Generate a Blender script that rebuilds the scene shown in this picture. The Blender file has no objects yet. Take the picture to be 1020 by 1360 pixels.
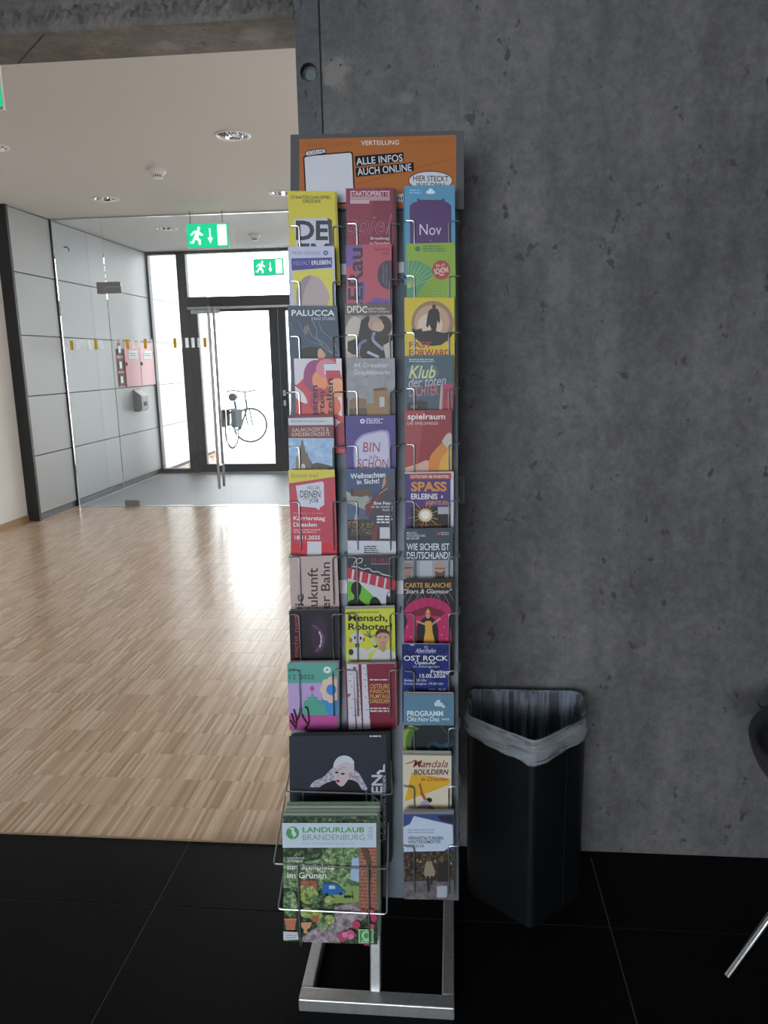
import bpy, bmesh, math, random
from mathutils import Vector, Matrix
random.seed(7)
sc = bpy.context.scene
col = sc.collection
R = math.radians
# ------------------------------------------------------------------ camera
CAM_H, FPX = 1.43, 1000.0
TILT, YAW, ROLL = math.atan(0.202), R(5.30), 0.0195
cam_d = bpy.data.cameras.new('camera'); cam = bpy.data.objects.new('camera', cam_d); col.objects.link(cam)
cam_d.sensor_fit = 'VERTICAL'; cam_d.sensor_height = 36.0; cam_d.lens = 36.0 * FPX / 1360.0
cam_d.clip_start = 0.02; cam_d.clip_end = 300
_f = Vector((-math.sin(YAW) * math.cos(TILT), math.cos(YAW) * math.cos(TILT), -math.sin(TILT)))
_r0 = Vector((math.cos(YAW), math.sin(YAW), 0)); _u0 = _r0.cross(_f)
_r = math.cos(ROLL) * _r0 - math.sin(ROLL) * _u0
_u = math.sin(ROLL) * _r0 + math.cos(ROLL) * _u0
EYE = Vector((0, 0, CAM_H))
cam.matrix_world = Matrix(((_r.x, _u.x, -_f.x, 0), (_r.y, _u.y, -_f.y, 0), (_r.z, _u.z, -_f.z, CAM_H), (0, 0, 0, 1)))
sc.camera = cam
# ------------------------------------------------------------------ world, light, exposure
sc.view_settings.view_transform = 'Standard'; sc.view_settings.look = 'None'
sc.view_settings.exposure = 0.0; sc.view_settings.gamma = 1.0; sc.view_settings.use_curve_mapping = False
SKY = 7.8            # bright overcast sky
WIN_BACK = 58.0      # daylight through the foyer window behind the viewer
world = bpy.data.worlds.new('overcast_sky'); sc.world = world; world.use_nodes = True
bg = world.node_tree.nodes['Background']; bg.inputs['Color'].default_value = (0.95, 0.98, 1.0, 1); bg.inputs['Strength'].default_value = SKY
def area(name, loc, rot, sx, sy, e, colr=(1, 1, 1), portal=False):
    d = bpy.data.lights.new(name, 'AREA'); d.shape = 'RECTANGLE'; d.size = sx; d.size_y = sy; d.energy = e; d.color = colr
    o = bpy.data.objects.new(name, d); col.objects.link(o); o.location = loc; o.rotation_euler = rot
    if portal: d.cycles.is_portal = True
    return o
area('foyer_window_daylight', (-1.7, -4.35, 1.05), (R(90), 0, R(0)), 3.6, 1.8, WIN_BACK, (0.79, 0.895, 1.0))
area('entrance_portal', (-1.8, 9.9, 1.4), (R(-90), 0, 0), 4.4, 2.8, 1, portal=True)
area('corridor_window_portal', (1.75, 3.5, 1.5), (0, R(90), 0), 2.4, 1.0, 1, portal=True)
# ------------------------------------------------------------------ materials
MATS = {}
def lin(h):
    h = h.lstrip('#'); v = [int(h[i:i + 2], 16) / 255 for i in (0, 2, 4)]
    return [c / 12.92 if c <= 0.04045 else ((c + 0.055) / 1.055) ** 2.4 for c in v]
def mat(name, c=(0.5, 0.5, 0.5), rough=0.5, metal=0.0, spec=0.5, emit=None, es=1.0):
    if name in MATS: return MATS[name]
    m = bpy.data.materials.new(name); m.use_nodes = True; b = m.node_tree.nodes['Principled BSDF']
    b.inputs['Base Color'].default_value = (*c, 1); b.inputs['Roughness'].default_value = rough
    b.inputs['Metallic'].default_value = metal; b.inputs['Specular IOR Level'].default_value = spec
    if emit: b.inputs['Emission Color'].default_value = (*emit, 1); b.inputs['Emission Strength'].default_value = es
    MATS[name] = m; return m
INK = 1.25
def ink(h):
    return mat('ink_' + h.lstrip('#'), [min(0.86, c * INK) for c in lin(h)], 0.42, 0, 0.35)
def nodes(m): return m.node_tree.nodes, m.node_tree.links, m.node_tree.nodes['Principled BSDF']
def ramp(n, stops):
    r = n.new('ShaderNodeValToRGB'); e = r.color_ramp.elements
    while len(e) < len(stops): e.new(0.5)
    for i, (p, c) in enumerate(stops): e[i].position = p; e[i].color = (*c, 1)
    return r
def noise(n, l, scale, detail=6, rough=0.6, coord='Object', vec=None, mapscale=None):
    t = n.new('ShaderNodeTexNoise'); t.inputs['Scale'].default_value = scale; t.inputs['Detail'].default_value = detail; t.inputs['Roughness'].default_value = rough
    src = vec
    if src is None: src = n.new('ShaderNodeTexCoord').outputs[coord]
    if mapscale:
        mp = n.new('ShaderNodeMapping'); mp.inputs['Scale'].default_value = mapscale; l.new(src, mp.inputs['Vector']); src = mp.outputs['Vector']
    l.new(src, t.inputs['Vector']); return t
def mixc(n, l, fac, a, b, mode='MIX'):
    x = n.new('ShaderNodeMix'); x.data_type = 'RGBA'; x.blend_type = mode
    if isinstance(fac, (int, float)): x.inputs[0].default_value = fac
    else: l.new(fac, x.inputs[0])
    for k, v in ((6, a), (7, b)):
        if isinstance(v, (tuple, list)): x.inputs[k].default_value = (*v, 1)
        else: l.new(v, x.inputs[k])
    return x.outputs[2]
def bump(n, l, b, h, strength, dist=0.002):
    k = n.new('ShaderNodeBump'); k.inputs['Strength'].default_value = strength; k.inputs['Distance'].default_value = dist
    l.new(h, k.inputs['Height']); l.new(k.outputs['Normal'], b.inputs['Normal'])
def concrete(name, base, var=0.35, patches=()):
    m = mat(name, base, 0.62, 0, 0.35); n, l, b = nodes(m)
    big = noise(n, l, 1.6, 5, 0.6); r1 = ramp(n, [(0.3, [c * (1 - var) for c in base]), (0.7, [c * (1 + var) for c in base])]); l.new(big.outputs['Fac'], r1.inputs['Fac'])
    mid = noise(n, l, 9, 8, 0.7, mapscale=(1, 1, 0.6)); r2 = ramp(n, [(0.35, (0.78, 0.78, 0.80)), (0.66, (1.14, 1.13, 1.10))]); l.new(mid.outputs['Fac'], r2.inputs['Fac'])
    c = mixc(n, l, 1.0, r1.outputs['Color'], r2.outputs['Color'], 'MULTIPLY')
    streak = noise(n, l, 5, 4, 0.6, mapscale=(2.2, 2.2, 0.25)); r5 = ramp(n, [(0.42, (0.86, 0.86, 0.88)), (0.6, (1.08, 1.08, 1.07))]); l.new(streak.outputs['Fac'], r5.inputs['Fac'])
    c = mixc(n, l, 0.8, c, r5.outputs['Color'], 'MULTIPLY')
    fine = noise(n, l, 90, 4, 0.7); r3 = ramp(n, [(0.3, (0.82, 0.82, 0.82)), (0.7, (1.16, 1.16, 1.16))]); l.new(fine.outputs['Fac'], r3.inputs['Fac'])
    c = mixc(n, l, 0.7, c, r3.outputs['Color'], 'MULTIPLY')
    gr = noise(n, l, 38, 6, 0.75); r6 = ramp(n, [(0.38, (0.80, 0.80, 0.82)), (0.62, (1.18, 1.18, 1.16))]); l.new(gr.outputs['Fac'], r6.inputs['Fac']); c = mixc(n, l, 0.75, c, r6.outputs['Color'], 'MULTIPLY')
    spots = noise(n, l, 24, 3, 0.6, mapscale=(1, 1, 0.7)); r4 = ramp(n, [(0.655, (0, 0, 0)), (0.70, (1, 1, 1))]); l.new(spots.outputs['Fac'], r4.inputs['Fac'])
    c = mixc(n, l, r4.outputs['Color'], c, [x * 0.45 for x in base])
    for (p, rad, cl) in patches:
        tc = n.new('ShaderNodeTexCoord'); d = n.new('ShaderNodeVectorMath'); d.operation = 'DISTANCE'; d.inputs[1].default_value = p; l.new(tc.outputs['Object'], d.inputs[0])
        nz = noise(n, l, 34, 8, 0.75); ad = n.new('ShaderNodeMath'); ad.operation = 'MULTIPLY_ADD'; ad.inputs[1].default_value = rad * 2.2; l.new(nz.outputs['Fac'], ad.inputs[0]); l.new(d.outputs['Value'], ad.inputs[2])
        rr = ramp(n, [(0.0, (1, 1, 1)), (1.0, (0, 0, 0))])
        mr = n.new('ShaderNodeMapRange'); mr.inputs[1].default_value = rad * 1.55; mr.inputs[2].default_value = rad * 2.05; l.new(ad.outputs[0], mr.inputs[0]); l.new(mr.outputs[0], rr.inputs['Fac'])
        c = mixc(n, l, rr.outputs['Color'], c, cl)
    l.new(c, b.inputs['Base Color'])
    h = n.new('ShaderNodeMath'); h.operation = 'SUBTRACT'; l.new(fine.outputs['Fac'], h.inputs[0]); l.new(r4.outputs['Color'], h.inputs[1])
    bump(n, l, b, h.outputs[0], 0.35, 0.002); return m
def grainy(name, c, rough=0.5, scale=60, amt=0.12, bmp=0.1, metal=0, spec=0.5, mapscale=None):
    m = mat(name, c, rough, metal, spec); n, l, b = nodes(m)
    t = noise(n, l, scale, 4, 0.6, mapscale=mapscale); r = ramp(n, [(0.3, [x * (1 - amt) for x in c]), (0.7, [min(1, x * (1 + amt)) for x in c])])
    l.new(t.outputs['Fac'], r.inputs['Fac']); l.new(r.outputs['Color'], b.inputs['Base Color'])
    if bmp: bump(n, l, b, t.outputs['Fac'], bmp, 0.001)
    return m
def parquet(name, island):
    m = mat(name, (0.4, 0.26, 0.16), 0.3, 0, 0.5); n, l, b = nodes(m)
    if island: src = n.new('ShaderNodeNewGeometry').outputs['Random Per Island']
    else: src = n.new('ShaderNodeObjectInfo').outputs['Random']
    r = ramp(n, [(0.0, lin('#aa8c70')), (0.12, lin('#b89c82')), (0.5, lin('#c6aa90')), (0.85, lin('#d0b69e')), (1.0, lin('#dcc6ae'))]); l.new(src, r.inputs['Fac'])
    g = noise(n, l, 30, 5, 0.6, coord='Object', mapscale=(4, 0.5, 1)); rg = ramp(n, [(0.3, (1.02, 1.01, 0.99)), (0.7, (1.26, 1.26, 1.26))]); l.new(g.outputs['Fac'], rg.inputs['Fac'])
    l.new(mixc(n, l, 0.8, r.outputs['Color'], rg.outputs['Color'], 'MULTIPLY'), b.inputs['Base Color'])
    w = noise(n, l, 3.0, 3, 0.5); mr = n.new('ShaderNodeMapRange'); mr.inputs[3].default_value = 0.16; mr.inputs[4].default_value = 0.26; l.new(w.outputs['Fac'], mr.inputs[0]); l.new(mr.outputs[0], b.inputs['Roughness'])
    return m
def glass(name, tint=(0.985, 0.992, 0.99), ior=1.45):
    m = bpy.data.materials.new(name); m.use_nodes = True; n, l = m.node_tree.nodes, m.node_tree.links; n.clear()
    o = n.new('ShaderNodeOutputMaterial'); t = n.new('ShaderNodeBsdfTransparent'); t.inputs[0].default_value = (*tint, 1)
    g = n.new('ShaderNodeBsdfGlossy'); g.inputs['Roughness'].default_value = 0.0
    f = n.new('ShaderNodeFresnel'); f.inputs[0].default_value = ior
    x = n.new('ShaderNodeMixShader'); l.new(f.outputs[0], x.inputs[0]); l.new(t.outputs[0], x.inputs[1]); l.new(g.outputs[0], x.inputs[2]); l.new(x.outputs[0], o.inputs[0])
    MATS[name] = m; return m
def film(name, c, op, lucent=False, wrinkle=None):
    m = bpy.data.materials.new(name); m.use_nodes = True; n, l = m.node_tree.nodes, m.node_tree.links; n.clear()
    o = n.new('ShaderNodeOutputMaterial'); t = n.new('ShaderNodeBsdfTransparent'); d = n.new('ShaderNodeBsdfPrincipled'); d.inputs['Base Color'].default_value = (*c, 1); d.inputs['Roughness'].default_value = 0.3
    x = n.new('ShaderNodeMixShader'); x.inputs[0].default_value = op
    body = d.outputs[0]
    if lucent:
        tl = n.new('ShaderNodeBsdfTranslucent'); tl.inputs[0].default_value = (*c, 1); y = n.new('ShaderNodeMixShader'); y.inputs[0].default_value = 0.6; l.new(d.outputs[0], y.inputs[1]); l.new(tl.outputs[0], y.inputs[2]); body = y.outputs[0]
    if wrinkle:
        w = noise(n, l, wrinkle[0], 5, 0.6, mapscale=wrinkle[1]); w.inputs['Distortion'].default_value = 0.6
        r = n.new('ShaderNodeMapRange'); r.inputs[1].default_value = 0.35; r.inputs[2].default_value = 0.68; r.inputs[3].default_value = op * wrinkle[2]; r.inputs[4].default_value = min(1, op * wrinkle[3]); l.new(w.outputs['Fac'], r.inputs[0]); l.new(r.outputs[0], x.inputs[0])
        d.inputs['Roughness'].default_value = 0.22; bump(n, l, d, w.outputs['Fac'], 0.8, 0.010)
    l.new(t.outputs[0], x.inputs[1]); l.new(body, x.inputs[2]); l.new(x.outputs[0], o.inputs[0]); MATS[name] = m; return m
def photo(name, stops, scale, stretch=None):
    m = mat(name, (0.3, 0.3, 0.3), 0.4, 0, 0.35); n, l, b = nodes(m)
    t = noise(n, l, scale, 6, 0.7, mapscale=stretch); r = ramp(n, [(p, [min(0.86, x * INK) for x in lin(c)]) for p, c in stops]); l.new(t.outputs['Fac'], r.inputs['Fac']); l.new(r.outputs['Color'], b.inputs['Base Color']); return m
CONC = (0.157, 0.1535, 0.156)
M_conc = concrete('concrete_wall', CONC, 0.22, patches=[((-0.285, 2.02, 2.13), 0.045, (0.23, 0.22, 0.20)), ((-0.11, 2.02, 2.06), 0.022, (0.19, 0.19, 0.19))])
M_conc2 = concrete('concrete_strip', (0.125, 0.131, 0.142), 0.22)
M_beam = concrete('concrete_beam_warm_bounce', (0.21, 0.185, 0.165), 0.25, patches=[((-0.5, 2.11, 2.257), 0.06, (0.34, 0.31, 0.28)), ((-0.75, 2.15, 2.257), 0.04, (0.30, 0.27, 0.24))])  # soffit's warm brown is bounce off the wood floor, put into the colour
M_beamf = concrete('concrete_rough', (0.14, 0.13, 0.125), 0.45)
M_ceil = grainy('ceiling_paint', (0.63, 0.605, 0.58), 0.9, 140, 0.03, 0.05)
M_plaster = grainy('plaster', (0.86, 0.835, 0.81), 0.9, 120, 0.03, 0.06)
M_white = grainy('foyer_paint', (0.30, 0.30, 0.30), 0.9, 60, 0.05, 0.05)
M_panel = grainy('wall_panel', (0.43, 0.443, 0.447), 0.5, 40, 0.02, 0.02)
M_tile = grainy('black_tile', (0.005, 0.005, 0.006), 0.5, 70, 0.4, 0.04, 0, 0.08)
M_joint = mat('tile_joint', (0.11, 0.11, 0.115), 0.9)
M_oakA = parquet('oak_strip', False); M_oakB = parquet('oak_strip_far', True)
M_sub = mat('parquet_bed', (0.12, 0.075, 0.045), 0.8)
M_entr = grainy('entrance_mat', (0.30, 0.305, 0.33), 0.5, 220, 0.35, 0.4, mapscale=(1, 6, 1))
M_black = grainy('black_trim', (0.012, 0.012, 0.013), 0.5, 60, 0.2, 0.0)
M_kick = grainy('grey_kick', (0.16, 0.17, 0.18), 0.5, 60, 0.1, 0)
M_wood = grainy('wood_trim', (0.42, 0.26, 0.14), 0.5, 30, 0.2, 0.05, mapscale=(1, 0.1, 4))
M_alu = grainy('aluminium', (0.55, 0.56, 0.57), 0.35, 80, 0.05, 0.02, 0.8)
M_patch = grainy('patch_steel', (0.24, 0.245, 0.25), 0.4, 80, 0.05, 0, 0.4)
M_frame = grainy('anthracite_frame', (0.055, 0.057, 0.065), 0.5, 80, 0.08, 0)
M_steel = grainy('brushed_steel', (0.62, 0.63, 0.64), 0.38, 90, 0.10, 0.03, 0.75, mapscale=(1, 1, 0.1))
M_pane = grainy('panel_metal', (0.105, 0.125, 0.15), 0.45, 90, 0.05, 0.0, 0.3)
M_wire = mat('wire_chrome', (0.62, 0.63, 0.65), 0.28, 0.9)
M_bar = mat('handle_steel', (0.36, 0.35, 0.34), 0.3, 0.85)
M_chrome = mat('chrome', (0.85, 0.85, 0.86), 0.08, 1.0)
M_glass = glass('clear_glass'); M_glass2 = glass('door_glass', (0.97, 0.98, 0.98))
M_frost = film('frosted_film', (0.9, 0.92, 0.93), 0.35, True); M_frostw = film('white_film', (0.9, 0.92, 0.93), 0.9, True); M_yel = mat('yellow_film', lin('#e0b820'), 0.4)
M_paper = mat('paper_edge', (0.62, 0.62, 0.60), 0.6); M_plast = grainy('white_plastic', (0.72, 0.71, 0.69), 0.4, 60, 0.02, 0)
M_dark = mat('dark_slot', (0.01, 0.01, 0.01), 0.6); M_red = grainy('red_cabinet', lin('#c2626c'), 0.4, 40, 0.03, 0)
M_green = mat('sign_green', (0.0, 0.35, 0.16), 0.4, emit=(0.01, 0.62, 0.30), es=0.9)
M_signw = mat('sign_white', (0.8, 0.9, 0.85), 0.4, emit=(0.75, 1.0, 0.88), es=1.5)
M_bin = grainy('bin_black', (0.004, 0.0045, 0.0055), 0.42, 60, 0.15, 0)
M_shell = grainy('chair_shell', (0.05, 0.051, 0.054), 0.45, 60, 0.1, 0)
M_tyre = mat('tyre', (0.035, 0.034, 0.033), 0.8, 0, 0.2); M_bikef = mat('bike_frame', (0.02, 0.022, 0.025), 0.6, 0, 0.15)
M_deck = grainy('deck_wood', (0.42, 0.36, 0.31), 0.7, 30, 0.2, 0.1, mapscale=(0.2, 3, 1)); M_ground = grainy('paving', (0.68, 0.67, 0.66), 0.9, 20, 0.06, 0)
# ------------------------------------------------------------------ mesh helpers
class MB:
    def __init__(s): s.v = []; s.f = []; s.m = []; s.mats = []
    def mi(s, m):
        if m not in s.mats: s.mats.append(m)
        return s.mats.index(m)
    def add(s, vs, fs, m):
        b = len(s.v); s.v += [tuple(v) for v in vs]; k = s.mi(m)
        for f in fs: s.f.append([b + i for i in f]); s.m.append(k)
        return s
    def box(s, x0, x1, y0, y1, z0, z1, m):
        v = [(x, y, z) for x in (x0, x1) for y in (y0, y1) for z in (z0, z1)]
        return s.add(v, [(0, 1, 3, 2), (4, 6, 7, 5), (0, 4, 5, 1), (2, 3, 7, 6), (0, 2, 6, 4), (1, 5, 7, 3)], m)
    def prism(s, poly, z0, z1, m):
        n = len(poly); v = [(x, y, z0) for x, y in poly] + [(x, y, z1) for x, y in poly]
        return s.add(v, [list(range(n))[::-1], list(range(n, 2 * n))] + [(i, (i + 1) % n, n + (i + 1) % n, n + i) for i in range(n)], m)
    def tube(s, pts, r, m, seg=8, closed=False):
        pts = [Vector(p) for p in pts]; n = len(pts); vs = []; ref = None
        for i, p in enumerate(pts):
            a = pts[i - 1] if (i > 0 or closed) else p; c = pts[(i + 1) % n] if (i < n - 1 or closed) else p
            d = (c - a).normalized()
            if ref is None: ref = d.orthogonal().normalized()
            ref = (ref - d * ref.dot(d)).normalized(); w = d.cross(ref)
            rr = r[i] if isinstance(r, (list, tuple)) else r
            vs += [p + rr * (math.cos(t) * ref + math.sin(t) * w) for t in [2 * math.pi * k / seg for k in range(seg)]]
        fs = []
        for i in range(n if closed else n - 1):
            j = (i + 1) % n
            fs += [(i * seg + k, i * seg + (k + 1) % seg, j * seg + (k + 1) % seg, j * seg + k) for k in range(seg)]
        if not closed: fs += [list(range(seg))[::-1], list(range((n - 1) * seg, n * seg))]
        return s.add(vs, fs, m)
    def lathe(s, prof, m, seg=32, c=(0, 0, 0)):
        vs = []; n = len(prof)
        for k in range(seg):
            t = 2 * math.pi * k / seg
            vs += [(c[0] + r * math.cos(t), c[1] + r * math.sin(t), c[2] + z) for r, z in prof]
        fs = [(k * n + i, ((k + 1) % seg) * n + i, ((k + 1) % seg) * n + i + 1, k * n + i + 1) for k in range(seg) for i in range(n - 1)]
        return s.add(vs, fs, m)
    def bar(s, a, b, w, h, m, up=(0, 0, 1)):
        a, b, up = Vector(a), Vector(b), Vector(up); d = (b - a).normalized(); sd = d.cross(up).normalized(); u2 = sd.cross(d)
        v = [p + sd * (w / 2) * i + u2 * (h / 2) * j for p in (a, b) for i, j in ((-1, -1), (1, -1), (1, 1), (-1, 1))]
        return s.add(v, [(3, 2, 1, 0), (4, 5, 6, 7), (0, 1, 5, 4), (1, 2, 6, 5), (2, 3, 7, 6), (3, 0, 4, 7)], m)
    def build(s, name, parent=None, smooth=False, bevel=0, loc=None, wn=False):
        me = bpy.data.meshes.new(name); me.from_pydata(s.v, [], s.f)
        for m in s.mats: me.materials.append(m)
        me.polygons.foreach_set('material_index', s.m); me.validate(clean_customdata=False)
        bm = bmesh.new(); bm.from_mesh(me); bmesh.ops.recalc_face_normals(bm, faces=bm.faces[:]); bm.to_mesh(me); bm.free()
        o = bpy.data.objects.new(name, me); col.objects.link(o)
        if parent is not None: o.parent = parent
        if loc: o.location = loc
        if smooth: me.shade_smooth()
        if smooth and smooth != 'all': 
            try: me.set_sharp_from_angle(angle=R(40))
            except Exception: pass
        if bevel:
            b = o.modifiers.new('bevel', 'BEVEL'); b.width = bevel; b.segments = 2; b.limit_method = 'ANGLE'
        return o
def tag(o, label, cat, group=None, kind=None):
    o['label'] = label
    if cat: o['category'] = cat
    if group: o['group'] = group
    if kind: o['kind'] = kind
    return o
def st(o, label, cat): return tag(o, label, cat, None, 'structure')
def empty(name, loc=(0, 0, 0), rz=0, parent=None):
    o = bpy.data.objects.new(name, None); col.objects.link(o); o.location = loc; o.rotation_euler = (0, 0, rz); o.empty_display_size = 0.1
    if parent: o.parent = parent
    return o
def copy_tree(o, parent=None):
    c = o.copy(); col.objects.link(c); c.parent = parent
    for ch in list(o.children): copy_tree(ch, c)
    return c
def punch(o, cutters):
    for c in cutters:
        m = o.modifiers.new('b', 'BOOLEAN'); m.operation = 'DIFFERENCE'; m.solver = 'EXACT'; m.object = c
    bpy.context.view_layer.update(); dg = bpy.context.evaluated_depsgraph_get()
    me = bpy.data.meshes.new_from_object(o.evaluated_get(dg)); o.modifiers.clear(); o.data = me
    for c in cutters: bpy.data.objects.remove(c)
# ------------------------------------------------------------------ large structure
WY = 2.02; CZ = 2.825; PX = -3.88; GY = 7.38; DY = 9.75
w = MB().box(-0.32, 3.2, WY, 2.21, -0.02, 3.6, M_conc).build('wall_right'); st(w, 'dark grey fair-faced concrete wall behind the brochure stand', 'wall')
def cyl_y(x, y0, y1, z, r, m, name='cutter', seg=28):
    b = MB(); vs = [(x + r * math.cos(2 * math.pi * k / seg), y, z + r * math.sin(2 * math.pi * k / seg)) for y in (y0, y1) for k in range(seg)]
    b.add(vs, [list(range(seg)), list(range(seg, 2 * seg))[::-1]] + [(k, (k + 1) % seg, seg + (k + 1) % seg, seg + k) for k in range(seg)], m); return b.build(name)
punch(w, [cyl_y(0.862, 1.9, 2.035, 0.483, 0.021, M_conc), cyl_y(-0.272, 1.9, 2.026, 2.142, 0.0045, M_conc, seg=12), cyl_y(-0.296, 1.9, 2.026, 2.155, 0.004, M_conc, seg=10)])
s = MB().box(-0.385, -0.325, WY + 0.003, 2.21, -0.02, 3.6, M_conc2).build('formwork_strip', w); punch(s, [cyl_y(-0.354, 1.9, 2.048, 2.133, 0.0215, M_conc2)])
MB().box(-0.325, -0.32, WY + 0.008, 2.2, 0, 3.6, M_dark).build('joint', w)
for x, z, r in ((-0.351, 2.131, 0.0135), (0.862, 0.483, 0.016)):
    pl = cyl_y(x, 2.030 if x > 0 else 2.037, 2.06, z, r, mat('plug_cement', (0.15, 0.18, 0.19), 0.8), 'tie_hole_plug'); pl.parent = w
b = MB().box(-4.12, -0.385, WY, 2.205, 2.257, 3.6, M_beam); b.m[2] = b.mi(M_beamf)
bo = b.build('ceiling_beam'); st(bo, 'raw concrete beam with painted warm floor bounce, spanning the opening beside the wall', 'beam')
MB().bar((-1.03, 2.03, 2.2575), (-1.20, 2.20, 2.2575), 0.0022, 0.003, mat('beam_joint', (0.05, 0.043, 0.038), 0.9)).build('joint', bo)
re_ = random.Random(5); NX, NZ = 420, 9; gv = []; hz_ = 0.0
for j in range(NZ):
    for i in range(NX):
        x = -4.12 + (3.735) * i / (NX - 1); t = j / (NZ - 1); d_ = re_.uniform(-0.002, 0.006) * math.sin(math.pi * min(1, t * 1.0)) * (1.6 if 0.15 < t < 0.7 else 0.6)
        hz_ = hz_ * 0.8 + re_.uniform(-0.002, 0.002) if j == 0 else hz_
        gv.append((x, WY - 0.0015 - d_ if 0 < j < NZ - 1 else WY + 0.001, 2.258 + 0.075 * t + (re_.uniform(-0.003, 0.003) if 0 < j < NZ - 1 else 0)))
MB().add(gv, [(j * NX + i, j * NX + i + 1, (j + 1) * NX + i + 1, (j + 1) * NX + i) for j in range(NZ - 1) for i in range(NX - 1)], M_beamf).build('rough_edge', bo)
# ceiling with holes for the downlights
DL = [(-1.366, 4.98), (-2.953, 6.61), (-1.425, 6.65), (-2.978, 8.08), (-2.962, 4.98)]
ce = MB().box(-4.12, 1.8, 2.205, 9.86, CZ, CZ + 0.16, M_ceil).build('ceiling')
cut = []
for x, y in DL: cut.append(MB().lathe([(0.0, -0.1), (0.098, -0.1), (0.098, 0.12), (0.0, 0.12)], M_ceil, 40, (x, y, CZ)).build('cutter'))
punch(ce, cut); st(ce, 'smooth off-white ceiling of the corridor with round downlight openings', 'ceiling')
# corridor and lobby walls
o = MB().box(-4.12, -3.99, 2.205, 6.63, 0, CZ, M_plaster).build('wall_left'); st(o, 'cream plaster wall beside the dark pillar trim', 'wall')
o = MB().box(-3.99, -3.975, 2.205, 6.62, 0, 0.062, M_wood).build('baseboard_left'); st(o, 'oak baseboard along the cream plaster wall', 'baseboard')
o = MB().box(-4.12, -3.876, 6.63, 6.665, 0, CZ, M_black).build('trim_1'); st(o, 'black vertical trim closing the panelled wall towards the plaster', 'trim')
pw = MB().box(-4.12, -3.90, 6.665, 9.72, 0, CZ, M_black).build('wall_left_panelled'); st(pw, 'white panelled wall with dark joints beside the entrance', 'wall')
ZS = [0.062, 0.611, 1.163, 1.712, 2.264, CZ - 0.006]; g = 0.005
YA = [(6.67, 7.366), (7.396, 9.715)]
for (ya, yb) in YA:
    for i in range(5):
        yb2 = yb
        if ya > 7 and i == 2: yb2 = 8.60
        MB().box(-3.91, PX, ya, yb2, ZS[i] + g, ZS[i + 1] - g, M_panel).build('panel', pw, bevel=0.0015)
    MB().box(-3.91, -3.895, ya, yb, 0.0, 0.058, M_kick).build('kick_plate', pw)
MB().box(-3.91, -3.868, 7.37, 7.392, 0.0, CZ - 0.001, M_black).build('black_profile', pw)
hk = MB().tube([(PX, 7.62, 2.60), (PX + 0.03, 7.62, 2.60), (PX + 0.045, 7.62, 2.585), (PX + 0.045, 7.625, 2.56)], 0.006, M_frame, 8).build('wall_hook'); tag(hk, 'small dark hook high on a white wall panel', 'hook')
o = MB().box(1.7, 1.85, 2.205, 3.0, 0, CZ, M_plaster).box(1.7, 1.85, 4.0, 9.86, 0, CZ, M_plaster).box(1.7, 1.85, 3.0, 4.0, 0, 0.3, M_plaster).box(1.7, 1.85, 3.0, 4.0, 2.7, CZ, M_plaster).build('wall_corridor_right'); st(o, 'white corridor wall with a wide window opening behind the concrete wall', 'wall')
wn = MB().box(1.74, 1.80, 3.0, 3.06, 0.3, 2.7, M_frame).box(1.74, 1.80, 3.94, 4.0, 0.3, 2.7, M_frame).box(1.74, 1.80, 3.06, 3.94, 0.3, 0.36, M_frame).box(1.74, 1.80, 3.06, 3.94, 2.64, 2.7, M_frame).build('window_2'); st(wn, 'dark framed corridor window hidden behind the concrete wall', 'window')
# foyer shell around the viewer
o = MB().box(-5.6, -5.5, -4.5, 2.02, 0, 3.6, M_white).build('wall_foyer_left'); st(o, 'grey side wall of the foyer', 'wall')
o = MB().box(3.2, 3.3, -4.5, 2.21, 0, 3.6, M_white).build('wall_foyer_right'); st(o, 'grey far side wall of the foyer', 'wall')
o = MB().box(-5.6, -4.12, WY, 2.21, 0, 3.6, M_conc).build('wall_front'); st(o, 'concrete wall piece at the corridor corner', 'wall')
o = MB().box(-5.6, 3.3, -4.6, 2.21, 3.6, 3.7, M_white).build('ceiling_foyer'); st(o, 'high ceiling above the foyer', 'ceiling')
o = MB().box(-5.6, -3.6, -4.6, -4.5, 0, 3.6, M_white).box(0.2, 3.3, -4.6, -4.5, 0, 3.6, M_white).box(-3.6, 0.2, -4.6, -4.5, 0, 0.4, M_white).box(-3.6, 0.2, -4.6, -4.5, 2.7, 3.6, M_white).build('wall_back'); st(o, 'foyer wall with a wide window opposite the concrete wall', 'wall')
wn = MB()
for a in ((-3.6, -3.53, 0.4, 2.7), (0.13, 0.2, 0.4, 2.7), (-3.53, 0.13, 0.4, 0.47), (-3.53, 0.13, 2.63, 2.7), (-1.74, -1.66, 0.47, 2.63)): wn.box(a[0], a[1], -4.58, -4.52, a[2], a[3], M_frame)
st(wn.build('window_1'), 'wide foyer window with dark frame', 'window')
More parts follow.
